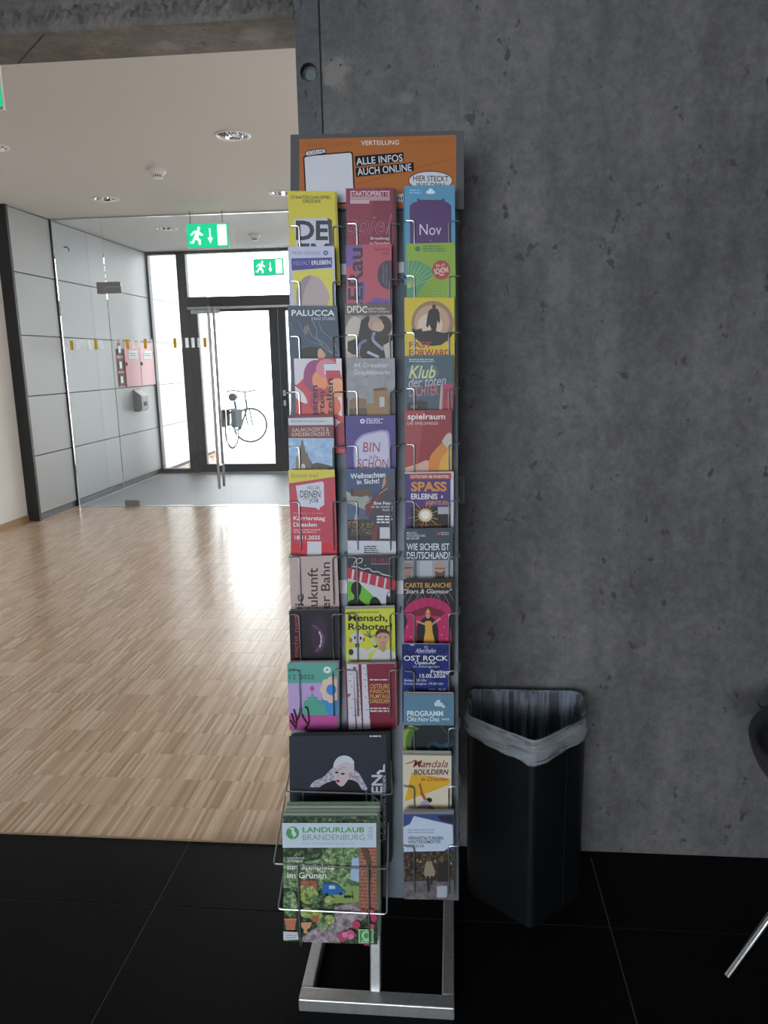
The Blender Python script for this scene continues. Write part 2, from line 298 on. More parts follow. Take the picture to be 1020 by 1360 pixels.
# floors
fl = MB().box(-5.6, 3.3, -4.6, 1.995, -0.05, -0.002, M_joint).build('floor_tiled'); st(fl, 'black stone tile floor under the brochure stand', 'floor')
tx = [-0.8 + 1.2 * k for k in range(-4, 4)]; ty = [1.715 - 0.6 * k for k in range(-1, 11)]
for i, x0 in enumerate(tx):
    for y1 in ty:
        y0 = y1 - 0.6; x1 = x0 + 1.2
        a0, a1, b0, b1 = max(x0, -5.6) + 0.0016, min(x1, 3.3) - 0.0016, max(y0, -4.6) + 0.0016, min(y1, 1.995) - 0.0016
        if a1 - a0 < 0.05 or b1 - b0 < 0.05: continue
        MB().box(a0, a1, b0, b1, -0.03, 0.0, M_tile).build('floor_tile', fl, bevel=0.0008)
MB().box(-0.384, 3.3, 1.9934, 2.03, -0.03, 0.0, M_tile).build('floor_tile', fl)
fp = MB().box(-4.12, -0.385, 1.995, 2.21, -0.05, -0.006, M_sub).box(-4.12, 1.8, 2.21, 7.36, -0.05, -0.006, M_sub).build('floor'); st(fp, 'oak industrial parquet floor of narrow strips in rows', 'floor')
MB().box(-4.12, -0.386, 1.992, 1.999, -0.03, 0.003, mat('edge_brass', (0.40, 0.30, 0.20), 0.35, 0.6)).build('edge_strip', fp)
SW, SL = 0.0112, 0.166
sm = MB().box(0, SW - 0.0004, 0, SL - 0.0006, -0.012, 0, M_oakA); sm.v = [tuple(v) for v in sm.v]
proto = None; far = MB()
row = 0; y = 2.0
while y < 7.35:
    x = -4.05 + (row * 0.37 % 1) * SW; L = min(SL, 7.355 - y)
    near = row < 3
    while x < (1.7 if y > 2.2 else -0.40):
        jy = random.uniform(-0.002, 0.002)
        if near and -1.47 < x < -0.39:
            if proto is None: proto = sm.build('parquet_strip', fp); o = proto
            else: o = proto.copy(); col.objects.link(o); o.parent = fp
            o.location = (x, y, random.uniform(-0.0003, 0.0002))
        elif x < -0.3 or x > 0:
            z = random.uniform(-0.0003, 0.0002)
            k = 1 if x < 0 else 6
            far.add([(x, y, z), (x + SW * k - 0.0004, y, z), (x + SW * k - 0.0004, y + L - 0.0006, z), (x, y + L - 0.0006, z), (x, y, z - 0.004), (x + SW * k - 0.0004, y, z - 0.004)], [(0, 1, 2, 3), (4, 5, 1, 0)], M_oakB)
            if k > 1: x += SW * 5
        else:
            z = 0; far.add([(x, y, z), (x + SW * 6, y, z), (x + SW * 6, y + L, z), (x, y + L, z)], [(0, 1, 2, 3)], M_oakB); x += SW * 5
        x += SW
    row += 1; y += SL
fs = far.build('parquet_strips', fp); fs['kind'] = 'stuff'
fe = MB().box(-4.12, 1.8, 7.36, 9.86, -0.05, 0.0, M_entr).build('floor_entrance'); st(fe, 'grey entrance matting between the glass partition and the doors', 'floor')
MB().box(-3.87, -3.845, 7.42, 9.68, -0.01, 0.006, M_alu).build('edge_profile', fe); MB().box(-3.87, 1.69, 7.352, 7.40, -0.01, 0.003, M_alu).build('edge_profile', fe)
# ------------------------------------------------------------------ glass partition
def pane(name, x0, x1, z0, z1, y=GY, m=M_glass, t=0.010, parent=None): return MB().box(x0, x1, y - t / 2, y + t / 2, z0, z1, m).build(name, parent)
gp = MB().box(-3.865, 1.69, GY - 0.012, GY + 0.012, CZ - 0.012, CZ - 0.001, M_alu).build('window_3'); st(gp, 'frameless glass partition with clear upper panes across the corridor', 'window')
pane('glass_pane', -3.862, -3.372, 0.004, 2.81, parent=gp)
for a, c in ((-3.366, -2.25), (-2.246, -1.13)): pane('glass_pane', a, c, 2.182, 2.81, parent=gp)
pane('glass_pane', -1.124, 1.68, 0.004, 2.81, parent=gp)
p = MB().box(-3.455, -3.372, GY - 0.022, GY + 0.022, 2.115, 2.225, M_patch).box(-3.372, -3.215, GY - 0.022, GY + 0.022, 2.182, 2.225, M_patch).build('patch_fitting', gp, bevel=0.003)
def leaf(name, x0, x1, hx, label):
    d = pane(name, x0, x1, 0.012, 2.176); st(d, label, 'door')
    hinge = x0 if hx is not None else x1; sg = 1 if hinge == x0 else -1
    xs_ = sorted((hinge, hinge + sg * 0.155))
    MB().box(xs_[0], xs_[1], GY - 0.02, GY + 0.02, 2.118, 2.176, M_patch).build('patch_fitting', d, bevel=0.003)
    MB().box(xs_[0], xs_[1], GY - 0.02, GY + 0.02, 0.006, 0.062, M_patch).build('patch_fitting', d, bevel=0.003)
    for y in ((GY - 0.08, GY + 0.08) if hx is not None else ()):
        h = MB().tube([(hx, y, 0.19), (hx, y, 1.97)], 0.014, M_bar, 12)
        for z in (0.42, 1.75): h.tube([(hx, y, z), (hx, GY, z)], 0.008, M_bar, 8)
        h.build('handle_bar', d, smooth=True)
    return d
d1 = leaf('door_1', -3.366, -2.252, -2.335, 'frameless glass door leaf with long steel bar handles')
d2 = leaf('door_2', -2.246, -1.13, None, 'second frameless glass door leaf mostly hidden behind the brochure stand')
def strip(x, m, parent): MB().box(x - 0.016, x + 0.016, GY - 0.0062, GY - 0.0052, 1.585, 1.678, m).build('marker_strip', parent)
for i in range(-2, 6):
    x = -3.775 + i * 0.0625
    if x < -3.40: strip(x, M_yel if i % 4 == 0 and i >= 0 else M_frost, gp)
for i, x in enumerate([-3.32 + k * 0.0605 for k in range(17)]):
    m = {2: M_yel, 5: M_yel, 10: M_yel, 15: M_yel, 12: M_frostw, 13: M_frostw}.get(i, M_frost); strip(x, m, d1)
# ------------------------------------------------------------------ entrance front
fr = MB()
for x0, x1 in ((-3.90, -3.855), (-3.485, -3.365), (-1.09, -0.97), (1.62, 1.69)): fr.box(x0, x1, DY - 0.05, DY + 0.05, 0, CZ, M_frame)
fr.box(-3.855, 1.62, DY - 0.05, DY + 0.05, CZ - 0.035, CZ, M_frame)
fr.box(-3.365, -1.09, DY - 0.05, DY + 0.05, 2.14, 2.262, M_frame); fr.box(-3.855, -3.485, DY - 0.05, DY + 0.05, 0, 0.055, M_frame); fr.box(-0.97, 1.62, DY - 0.05, DY + 0.05, 0, 0.055, M_frame)
ef = fr.build('window_4', bevel=0.003); st(ef, 'anthracite metal entrance frame with tall sidelight and fanlight', 'window')
pane('glass_pane', -3.857, -3.483, 0.05, CZ - 0.03, DY, M_glass2, 0.02, ef); pane('glass_pane', -3.367, -1.088, 2.258, CZ - 0.03, DY, M_glass2, 0.02, ef); pane('glass_pane', -0.972, 1.622, 0.05, CZ - 0.03, DY, M_glass2, 0.02, ef)
rl = MB().box(-3.36, -1.10, DY - 0.115, DY - 0.052, 2.105, 2.135, M_alu).build('closer_rail', ef, bevel=0.004)
def mleaf(name, x0, x1, hx, label):
    d = MB(); a = 0.095
    d.box(x0, x0 + a, DY - 0.04, DY + 0.04, 0.008, 2.135, M_frame).box(x1 - a, x1, DY - 0.04, DY + 0.04, 0.008, 2.135, M_frame).box(x0 + a, x1 - a, DY - 0.04, DY + 0.04, 0.008, 0.115, M_frame).box(x0 + a, x1 - a, DY - 0.04, DY + 0.04, 2.07, 2.135, M_frame)
    d = d.build(name, bevel=0.003); st(d, label, 'door'); pane('glass_pane', x0 + a - 0.005, x1 - a + 0.005, 0.11, 2.075, DY, M_glass2, 0.02, d)
    h = MB().tube([(hx, DY - 0.04, 1.035), (hx, DY - 0.09, 1.035), (hx + 0.13, DY - 0.09, 1.035)], 0.011, M_chrome, 10).box(hx - 0.017, hx + 0.017, DY - 0.05, DY - 0.04, 1.0, 1.07, M_alu).build('door_handle', d, smooth=True)
    MB().box(hx - 0.015, hx + 0.015, DY - 0.048, DY - 0.04, 0.87, 0.94, M_alu).build('lock_plate', d)
d3 = MB(); a = 0.095
d3.box(-3.36, -3.255, DY - 0.04, DY + 0.04, 0.008, 2.135, M_frame).box(-2.325, -2.215, DY - 0.04, DY + 0.04, 0.008, 2.135, M_frame).box(-3.255, -2.325, DY - 0.04, DY + 0.04, 0.008, 0.112, M_frame).box(-3.255, -2.325, DY - 0.04, DY + 0.04, 2.075, 2.135, M_frame)
d3 = d3.build('door_3', bevel=0.003); st(d3, 'grey framed glass entrance door leaf showing the bicycle outside', 'door'); pane('glass_pane', -3.26, -2.32, 0.107, 2.08, DY, M_glass2, 0.02, d3)
MB().box(-3.29, -3.262, DY - 0.12, DY - 0.04, 2.06, 2.10, M_alu).box(-3.32, -2.95, DY - 0.10, DY - 0.042, 2.052, 2.098, M_alu).build('door_closer', d3, bevel=0.003)
mleaf('door_4', -2.207, -1.10, -2.165, 'second grey framed entrance door leaf with chrome lever handle')
# ------------------------------------------------------------------ outside
o = MB().box(-14, 12, 12.25, 60, -0.4, -0.16, M_ground).build('ground_outside'); st(o, 'bright paved ground outside the entrance', 'ground')
dk = MB().box(-9, 6, 9.86, 12.25, -0.4, -0.05, M_sub).build('deck_outside'); st(dk, 'pale wooden deck just outside the entrance doors', 'deck')
pr = None
for k in range(17):
    if pr is None: pr = MB().box(-9, 6, 0, 0.134, -0.03, 0, M_deck).build('deck_board', dk); b_ = pr
    else: b_ = pr.copy(); col.objects.link(b_); b_.parent = dk
    b_.location = (0, 9.87 + k * 0.14, -0.02)
ow = MB().box(-4.12, -3.90, 9.80, 12.1, -0.02, CZ + 0.5, M_black).build('wall_outside'); st(ow, 'white panelled outer wall continuing beyond the entrance glass', 'wall')
for i in range(5): MB().box(-3.91, PX, 9.81, 12.09, ZS[i] + g if i else 0.03, ZS[i + 1] - g if i < 4 else 3.3, M_panel).build('panel', ow)
lf = MB(); rl_ = random.Random(3)
for k in range(150):
    x = -3.84 + abs(rl_.gauss(0, 0.16)); y = rl_.uniform(9.9, 11.9); a = rl_.uniform(0, 6.28); q = rl_.uniform(0.018, 0.034)
    lf.add([(x + q * math.cos(a), y + q * math.sin(a), -0.016), (x - q * .5 * math.sin(a), y + q * .5 * math.cos(a), -0.008), (x - q * math.cos(a), y - q * math.sin(a), -0.015), (x + q * .5 * math.sin(a), y - q * .5 * math.cos(a), -0.010)], [(0, 1, 2, 3)], mat('leaf_dry', (0.45, 0.24, 0.08), 0.8))
tag(lf.build('fallen_leaves'), 'dry brown leaves scattered on the deck along the outer wall', 'leaves', kind='stuff')
# ------------------------------------------------------------------ ceiling fixtures
def downlight(x, y, label):
    t = empty('downlight', (x, y, CZ)); tag(t, label, 'ceiling light', 'round recessed downlights')
    MB().lathe([(0.096, 0.0), (0.112, 0.0), (0.112, -0.005), (0.100, -0.008), (0.094, 0.0), (0.096, 0.0)], M_plast, 40).build('trim_ring', t, smooth=True)
    MB().lathe([(0.094, 0.0), (0.088, 0.03), (0.075, 0.07), (0.055, 0.10), (0.0, 0.112)], M_chrome, 24).build('reflector', t)
    MB().tube([(-0.05, 0.02, 0.06), (0.05, 0.02, 0.06)], 0.008, mat('lamp_tube', (0.8, 0.8, 0.78), 0.4, emit=(1, 0.97, 0.92), es=8.0), 10).tube([(-0.05, -0.02, 0.06), (0.05, -0.02, 0.06)], 0.008, MATS['lamp_tube'], 10).build('lamp_tube', t)
    lv = MB()
    for k in (-0.03, 0.03): lv.box(k - 0.001, k + 0.001, -0.08, 0.08, 0.012, 0.05, M_chrome)
    lv.build('louvre', t)
for (x, y), lb in zip(DL, ('recessed downlight nearest to the concrete beam end', 'recessed downlight above the white panelled wall, before the glass', 'recessed downlight before the glass, partly behind the yellow leaflet', 'recessed downlight in the lobby behind the glass partition', 'recessed downlight level with the one near the beam, by the plaster wall')): downlight(x, y, lb)
def smoke(x, y, label):
    t = empty('smoke_detector', (x, y, CZ)); tag(t, label, 'smoke detector', 'white smoke detectors')
    MB().lathe([(0.0, 0), (0.066, 0), (0.066, -0.016), (0.060, -0.022), (0.0, -0.022)], M_plast, 32).build('base', t, smooth=True)
    MB().lathe([(0.054, -0.022), (0.050, -0.036), (0.040, -0.040), (0.0, -0.040)], M_plast, 32).build('collar', t, smooth=True)
    sl = MB()
    for k in range(14):
        a = 2 * math.pi * k / 14; c, s_ = math.cos(a), math.sin(a); ta = (-s_ * 0.004, c * 0.004)
        sl.add([(0.036 * c - ta[0], 0.036 * s_ - ta[1], -0.040), (0.036 * c + ta[0], 0.036 * s_ + ta[1], -0.040), (0.036 * c + ta[0], 0.036 * s_ + ta[1], -0.058), (0.036 * c - ta[0], 0.036 * s_ - ta[1], -0.058)], [(0, 1, 2, 3)], M_plast)
    sl.build('grille', t); MB().lathe([(0.0, -0.040), (0.028, -0.040), (0.028, -0.056), (0, -0.056)], M_dark, 20).build('chamber', t)
    MB().lathe([(0.0, -0.056), (0.038, -0.056), (0.034, -0.064), (0.0, -0.066)], M_plast, 28).build('cap', t, smooth=True)
smoke(-2.147, 5.72, 'white smoke detector on the corridor ceiling before the glass'); smoke(-2.197, 8.68, 'white smoke detector on the lobby ceiling behind the glass')
def exit_sign(x, y, w_, z0, z1, label, half=False):
    t = empty('exit_sign', (x, y, z0)); tag(t, label, 'exit sign', 'green exit signs'); h = z1 - z0
    MB().box(0, w_, -0.012, 0.006, 0, h, M_plast).build('housing', t, bevel=0.003)
    f = MB().box(0.003, w_ - 0.003, -0.0145, -0.0122, 0.010, h - 0.006, M_green).build('face', t)
    P = MB()
    def rect(a, b_, c, d): P.add([(a * w_, -0.0152, c * h), (b_ * w_, -0.0152, c * h), (b_ * w_, -0.0152, d * h), (a * w_, -0.0152, d * h)], [(0, 1, 2, 3)], M_signw)
    def pol(pts): P.add([(a * w_, -0.0152, c * h) for a, c in pts], [list(range(len(pts)))], M_signw)
    rect(0.74, 0.95, 0.12, 0.92)
    pol([(0.545, 0.78), (0.575, 0.78), (0.575, 0.42), (0.62, 0.42), (0.56, 0.2), (0.50, 0.42), (0.545, 0.42)])
    pol([(0.30 + 0.035 * math.cos(k * 0.63), 0.80 + 0.07 * math.sin(k * 0.63)) for k in range(10)])
    pol([(0.18, 0.70), (0.30, 0.72), (0.34, 0.62), (0.40, 0.55), (0.37, 0.50), (0.30, 0.56), (0.27, 0.46), (0.33, 0.34), (0.33, 0.16), (0.28, 0.16), (0.28, 0.31), (0.20, 0.38), (0.16, 0.22), (0.08, 0.22), (0.08, 0.28), (0.13, 0.30), (0.18, 0.48), (0.22, 0.62), (0.17, 0.63), (0.13, 0.52), (0.09, 0.55)])
    P.build('pictogram', f)
    for q in (0.1, 0.86): MB().tube([(q * w_, -0.003, h), (q * w_, -0.003, CZ - z0)], 0.0035, M_frame, 8).build('suspension_rod', t)
exit_sign(-2.485, 7.27, 0.405, 2.488, 2.715, 'lit green exit sign hanging before the glass partition')
exit_sign(-2.465, 9.62, 0.385, 2.485, 2.69, 'lit green exit sign hanging close to the fanlight of the doors')
exit_sign(-1.868 - 0.40, 3.28, 0.40, 2.488, 2.715, 'lit green exit sign beside the concrete beam')
# ------------------------------------------------------------------ red cabinet, dispenser
t = empty('fire_cabinet', (PX, 9.16, 1.165)); tag(t, 'red wall cabinet with two labelled doors set into the white panels', 'cabinet')
def lb(b, y0, y1, z0, z1, x0, x1, m): return b.box(x0, x1, y0 - 9.16, y1 - 9.16, z0 - 1.165, z1 - 1.165, m)
lb(MB(), 8.605, 9.712, 1.169, 1.707, -0.025, 0.002, M_red).build('body', t)
for y0, y1 in ((8.80, 9.24), (9.25, 9.705)):
    d = lb(MB(), y0, y1, 1.175, 1.70, 0.002, 0.016, M_red).build('cabinet_door', t, bevel=0.002)
    lb(MB(), y0 + 0.11, y1 - 0.08, 1.50, 1.60, 0.016, 0.018, mat('label_white', (0.75, 0.75, 0.75), 0.5)).build('label_plate', d)
    g_ = MB()
    for z in (1.535, 1.56): lb(g_, y0 + 0.14, y1 - 0.11, z, z + 0.008, 0.018, 0.0185, M_frame)
    g_.build('lettering', d)
    lb(MB(), y0 + 0.015, y0 + 0.045, 1.42, 1.46, 0.016, 0.026, M_dark).build('lock', d)
for z in (1.19, 1.36, 1.54):
    bx = lb(MB(), 8.62, 8.785, z, z + 0.145, 0.002, 0.008, M_dark).build('window_panel', t); lb(MB(), 8.66, 8.72, z + 0.03, z + 0.11, 0.008, 0.0085, M_plast).build('card', bx)
dp = MB(); prof = [(0.0, 1.135), (0.10, 1.06), (0.10, 0.90), (0.075, 0.865), (0.0, 0.865)]
dp.add([(PX + a, y, z) for y in (8.985, 9.20) for a, z in prof], [(0, 1, 2, 3, 4), (9, 8, 7, 6, 5)] + [(i, (i + 1) % 5, 5 + (i + 1) % 5, 5 + i) for i in range(5)], M_patch)
dsp = dp.build('soap_dispenser', bevel=0.006); tag(dsp, 'small metal dispenser box below the red wall cabinet', 'dispenser')
MB().box(PX + 0.1005, PX + 0.103, 9.05, 9.14, 0.93, 0.98, M_dark).build('push_bar', dsp)
# ------------------------------------------------------------------ bicycle outside
bk = empty('bicycle', (-4.12, 13.85, -0.16), R(86)); tag(bk, 'city bicycle with bags parked outside the entrance door', 'bicycle')
def wheel(name, parent, loc, rz):
    e = empty(name, loc, rz, parent); q = [(0.335 * math.cos(k * math.pi / 20), 0, 0.335 * math.sin(k * math.pi / 20)) for k in range(40)]
    MB().tube(q, 0.019, M_tyre, 8, True).build('tyre', e, smooth=True)
    s_ = MB().tube([(0.96 * a * 0.97, 0, 0.96 * c * 0.97) for a, _, c in q], 0.008, M_alu, 6, True)
    for k in range(14): s_.tube([(0, 0, 0), (0.32 * math.cos(k * 0.4488), 0, 0.32 * math.sin(k * 0.4488))], 0.0016, M_alu, 4)
    s_.tube([(0, -0.05, 0), (0, 0.05, 0)], 0.018, M_alu, 8); s_.build('rim', e)
wheel('wheel', bk, (0, 0, 0.355), 0); wheel('wheel', bk, (1.05, 0, 0.355), R(-58))
seat, bb, head, hd2 = (0.22, 0, 0.88), (0.43, 0, 0.32), (0.86, 0, 0.88), (0.90, 0, 0.70)
f = MB()
for a, b_ in ((bb, seat), (bb, hd2), ((0.30, 0, 0.66), hd2), (head, hd2)): f.tube([a, b_], 0.019, M_bikef, 8)
for s_ in (-0.05, 0.05): f.tube([(0, s_, 0.355), bb], 0.011, M_bikef, 6); f.tube([(0, s_, 0.355), (0.27, 0, 0.75)], 0.010, M_bikef, 6)
f.build('frame', bk, smooth=True)
fk = MB()
for s_ in (-0.05, 0.05): fk.tube([(0.90, s_, 0.70), (1.0, s_, 0.45), (1.05, s_, 0.355)], 0.013, M_bikef, 6)
fk.build('fork', bk)
MB().tube([(0.84, 0, 0.88), (0.82, 0, 1.02)], 0.014, M_bikef, 8).tube([(0.64, -0.30, 1.05), (0.78, -0.22, 1.06), (0.83, -0.06, 1.03), (0.83, 0.06, 1.03), (0.78, 0.22, 1.06), (0.64, 0.30, 1.05)], 0.013, M_bikef, 8).build('handlebar', bk, smooth=True)
MB().tube([(0.10, 0, 0.96), (0.2, 0, 0.96), (0.36, 0, 0.95)], [0.075, 0.07, 0.025], M_bikef, 10).tube([seat, (0.20, 0, 0.95)], 0.013, M_alu, 8).build('saddle', bk, smooth=True)
r_ = MB().box(-0.28, 0.16, -0.06, 0.06, 0.735, 0.75, M_bikef)
for s_ in (-0.06, 0.06): r_.tube([(0, s_, 0.36), (-0.12, s_, 0.735)], 0.006, M_bikef, 6)
r_.build('luggage_rack', bk)
for s_ in (-1, 1): MB().box(-0.22, 0.14, s_ * 0.07, s_ * 0.17, 0.42, 0.74, mat('pannier_grey', (0.03, 0.035, 0.04), 0.8, 0, 0.1)).build('pannier_bag', bk, bevel=0.02)
MB().tube([(0.36 * math.cos(a) * 1.05, 0, 0.355 + 0.36 * math.sin(a) * 1.05) for a in [R(20 + 12 * k) for k in range(13)]], 0.012, M_bikef, 6).build('mudguard', bk)
MB().tube([(0.43, 0.06, 0.32), (0.43, 0.07, 0.49)], 0.01, M_alu, 6).tube([(0.43, -0.06, 0.32), (0.43, -0.07, 0.15)], 0.01, M_alu, 6).lathe([(0.001, 0), (0.09, 0), (0.09, 0.006), (0.001, 0.006)], M_alu, 20, (0.43, 0, 0.32)).build('crank', bk)
ps = MB().lathe([(0.0, 0), (0.05, 0), (0.05, 0.95), (0.04, 0.99), (0, 1.0)], mat('post_blue', (0.35, 0.48, 0.55), 0.5), 20).build('bollard', loc=(-4.35, 14.9, -0.16), smooth=True); tag(ps, 'pale blue post standing behind the bicycle', 'bollard')
# ------------------------------------------------------------------ waste bin
BX, BY = 0.195, 1.86
def rounded(poly, r, n=5):
    out = []; N = len(poly)
    for i in range(N):
        p = Vector(poly[i]); a = (Vector(poly[i - 1]) - p).normalized(); c = (Vector(poly[(i + 1) % N]) - p).normalized(); rr = r[i]
        for k in range(n):
            t = k / (n - 1); p0 = p + a * rr; p2 = p + c * rr
            out.append(tuple((1 - t) ** 2 * p0 + 2 * t * (1 - t) * p + t * t * p2))
    return out
base_poly = [(0.002, -0.165), (0.148, -0.035), (0.158, 0.125), (-0.148, 0.125), (-0.158, -0.035)]
rad = [0.018, 0.03, 0.03, 0.03, 0.03]
def ring(s_, grow=0.0): 
    pts = rounded(base_poly, rad); out = []
    for x, y in pts:
        d = Vector((x, y)); out.append((x * s_ + d.normalized().x * grow, y * s_ + d.normalized().y * grow))
    return out
def dense(pts, n=3):
    o_ = []
    for i, p in enumerate(pts):
        q = pts[(i + 1) % len(pts)]; L = math.dist(p, q); k = max(1, int(L / 0.018))
        o_ += [(p[0] + (q[0] - p[0]) * j / k, p[1] + (q[1] - p[1]) * j / k) for j in range(k)]
    return o_
def loft(rings, m, close=False, shift=None):
    b_ = MB(); n = len(rings[0]); vs = [p for r_ in rings for p in r_]
    b_.add(vs, [(i * n + k, i * n + (k + 1) % n, (i + 1) * n + (k + 1) % n, (i + 1) * n + k) for i in range(len(rings) - 1) for k in range(n)], m)
    if close: b_.add(rings[0], [list(range(n))], m)
    return b_
bn = empty('waste_bin', (BX, BY, 0)); tag(bn, 'black pointed waste bin with a clear plastic liner against the concrete wall', 'waste bin')
HB = 0.515
rg = ring(1.0); rgi = ring(0.965)
loft([[(x, y, z) for x, y in r_] for r_, z in ((rg, 0.0), (rg, HB), (rgi, HB), (rgi, 0.02))], M_bin, True).build('body', bn, smooth=True)
MB().box(0.0915, 0.0925, -0.0905, -0.0875, 0.01, HB - 0.06, mat('seam_black', (0.001, 0.001, 0.001), 0.9)).build('seam', bn)
# liner: draped over the rim with uneven hem and creases
dn = dense(rg); N = len(dn); rb = random.Random(11); ph = [rb.uniform(0, 6.28) for _ in range(6)]
def wob(k, a): return a * (math.sin(k * 0.9 + ph[0]) + 0.6 * math.sin(k * 2.1 + ph[1]) + 0.4 * math.sin(k * 0.37 + ph[2]))
def off(k, gr, z, a):
    x, y = dn[k]; d = Vector((x, y)).normalized(); gg = gr + wob(k, a); return (x + d.x * gg, y + d.y * gg, z)
hem = [HB - 0.052 - 0.012 * math.sin(k / N * 12.6 + 1.0) - 0.004 * math.sin(k * 0.35 + ph[3]) for k in range(N)]
rings = [[off(k, 0.006, hem[k], 0.003) for k in range(N)], [off(k, 0.010, hem[k] + 0.012, 0.003) for k in range(N)], [off(k, 0.007, (hem[k] + HB) / 2, 0.003) for k in range(N)], [off(k, 0.005, HB - 0.006, 0.0015) for k in range(N)], [off(k, 0.001, HB + 0.006, 0.001) for k in range(N)], [off(k, -0.008, HB + 0.002, 0.001) for k in range(N)], [off(k, -0.014, HB - 0.05, 0.0035) for k in range(N)], [off(k, -0.018, HB - 0.15, 0.006) for k in range(N)], [off(k, -0.024, 0.18, 0.007) for k in range(N)], [off(k, -0.05, 0.04, 0.006) for k in range(N)]]
M_bag = film('liner_film', (0.46, 0.50, 0.55), 0.55, False, (16, (0.5, 0.5, 3.2), 0.65, 1.35)); 
loft(rings[4:], film('liner_inside', (0.34, 0.40, 0.50), 0.45, False, (30, (2.2, 1.0, 0.12), 0.35, 1.8))).build('liner', bn, smooth='all')
loft(rings[:5], M_bag).build('liner_cuff', bn, smooth='all')
def bagtext():
    b_ = MB(); 
    for i, (px_, w2) in enumerate(((0.0, .006), (0.010, .004), (0.018, .007), (0.028, .005))):
        x = -0.088 + px_; y = -0.0835 - px_ * 0.86 - 0.014
        b_.box(x, x + w2, y, y + 0.0008, HB - 0.045 - px_ * 0.2, HB - 0.025 - px_ * 0.1, M_dark)
    return b_.build('printed_mark', bn)
bagtext()
# ------------------------------------------------------------------ socket plate, chair
sp = MB().box(0.0, 0.034, WY - 0.008, WY, 1.045, 1.12, mat('plate_grey', (0.24, 0.24, 0.23), 0.5)).build('wall_switch', bevel=0.002); tag(sp, 'grey switch plate on the concrete wall beside the stand', 'switch')
MB().box(0.007, 0.027, WY - 0.011, WY - 0.008, 1.055, 1.11, mat('plate_grey2', (0.19, 0.19, 0.18), 0.5)).build('rocker', sp, bevel=0.001)
ch = empty('shell_chair', (1.005, 1.62, 0)); tag(ch, 'dark moulded shell chair with slanted chrome tube legs', 'chair')
sh = [[(rr * math.cos(a), rr * 0.97 * math.sin(a), zz + up * max(0, math.cos(a)) ** 1.5) for a in [2 * math.pi * k / 48 for k in range(48)]] for rr, zz, up in ((0.05, 0.425, 0), (0.15, 0.43, 0), (0.23, 0.445, 0), (0.28, 0.475, 0.03), (0.305, 0.498, 0.09), (0.317, 0.525, 0.18), (0.322, 0.548, 0.26))]
so = loft(sh, M_shell, True).build('seat_shell', ch, smooth='all'); sd = so.modifiers.new('thick', 'SOLIDIFY'); sd.thickness = 0.014
for a, L in ((187.8, 0.37), (277, 0.36), (7, 0.36), (97, 0.36)):
    c, s_ = math.cos(R(a)), math.sin(R(a)); MB().tube([(0.13 * c, 0.13 * s_, 0.412), (L * c, L * s_, 0.008)], 0.0105, M_chrome, 14).build('leg', ch, smooth=True)
MB().lathe([(0, 0.398), (0.15, 0.398), (0.15, 0.414), (0, 0.414)], M_frame, 28).build('seat_support', ch)

# ------------------------------------------------------------------ bits of dry leaf on the parquet
for (x, y, q, lb_) in ((-2.403, 3.98, 0.016, 'largest dry brown leaf bit lying on the oak parquet'), (-2.126, 4.266, 0.008, 'small dark crumb on the parquet beside another crumb'), (-1.81, 4.305, 0.007, 'tiny dark crumb on the parquet farther towards the stand')):
    b_ = MB().add([(-q, 0, 0.0012), (-q * .3, q * .5, 0.004), (q, 0.1 * q, 0.0015), (q * .2, -q * .5, 0.0035), (0, 0, 0.0025), (-q, 0, 0.0005), (q, 0.1 * q, 0.0005), (0, 0, 0.0008)], [(0, 4, 1), (1, 4, 2), (2, 4, 3), (3, 4, 0), (5, 7, 6)], mat('leaf_crumb', (0.06, 0.03, 0.015), 0.8))
    tag(b_.build('dry_leaf', loc=(x, y, 0.0)), lb_, 'leaf')
# ------------------------------------------------------------------ brochure stand
LEAN = R(11.4); U = Vector((1, 0, 0)); V = Vector((0, math.sin(LEAN), math.cos(LEAN))); NN = Vector((0, -math.cos(LEAN), math.sin(LEAN)))
O_ = Vector((-0.17, 1.436, 0.03))
class Plane:                                            # a flat sheet on the stand: origin, right, up, outward
    def __init__(s, p0, up): s.p = p0; s.w = up.normalized(); s.n = U.cross(s.w)
    def uv(s, x, y):                                    # measured photo position -> metres on this sheet
        d = _f + _r * ((x - 510) / FPX) - _u * ((y - 680) / FPX); t = (s.p - EYE).dot(s.n) / d.dot(s.n); q = EYE + d * t - s.p
        return (q.dot(U), q.dot(s.w))
    def mw(s, a=0, b=0):
        o = s.p + U * a + s.w * b
        return Matrix(((U.x, s.w.x, s.n.x, o.x), (U.y, s.w.y, s.n.y, o.y), (U.z, s.w.z, s.n.z, o.z), (0, 0, 0, 1)))
def sheet(n): return Plane(O_ + NN * n, V)
BACK = sheet(0.0)
def pocket(yw, drop=0.105, n0=0.020, slope=0.20, x=495):
    v = sheet(0.035).uv(x, yw)[1] - drop
    pl = Plane(O_ + V * v + NN * n0, V + NN * slope); pl.v = v; pl.n0 = n0; pl.slope = slope; return pl
stand = empty('brochure_stand', (-0.17, 1.43, 0)); tag(stand, 'tall leaning metal brochure stand with wire pockets and orange header', 'brochure stand')
SM = Matrix.Translation((0.17, -1.43, 0))
def part(b, name, mw=None, parent=None, **k):
    o = b.build(name, parent or stand, **k); o.matrix_local = SM @ (mw or Matrix.Identity(4)) if (parent is None) else Matrix.Identity(4); return o
T = 0.036
part(MB().box(-0.345, 0.003, 1.41, 1.41 + T, 0, 0.032, M_steel), 'front_bar', bevel=0.003)
for x0 in (-0.345, 0.003 - T + 0.008): part(MB().box(x0, x0 + T - 0.008, 1.41 + T, 1.96, 0, 0.032, M_steel), 'side_bar', bevel=0.003)
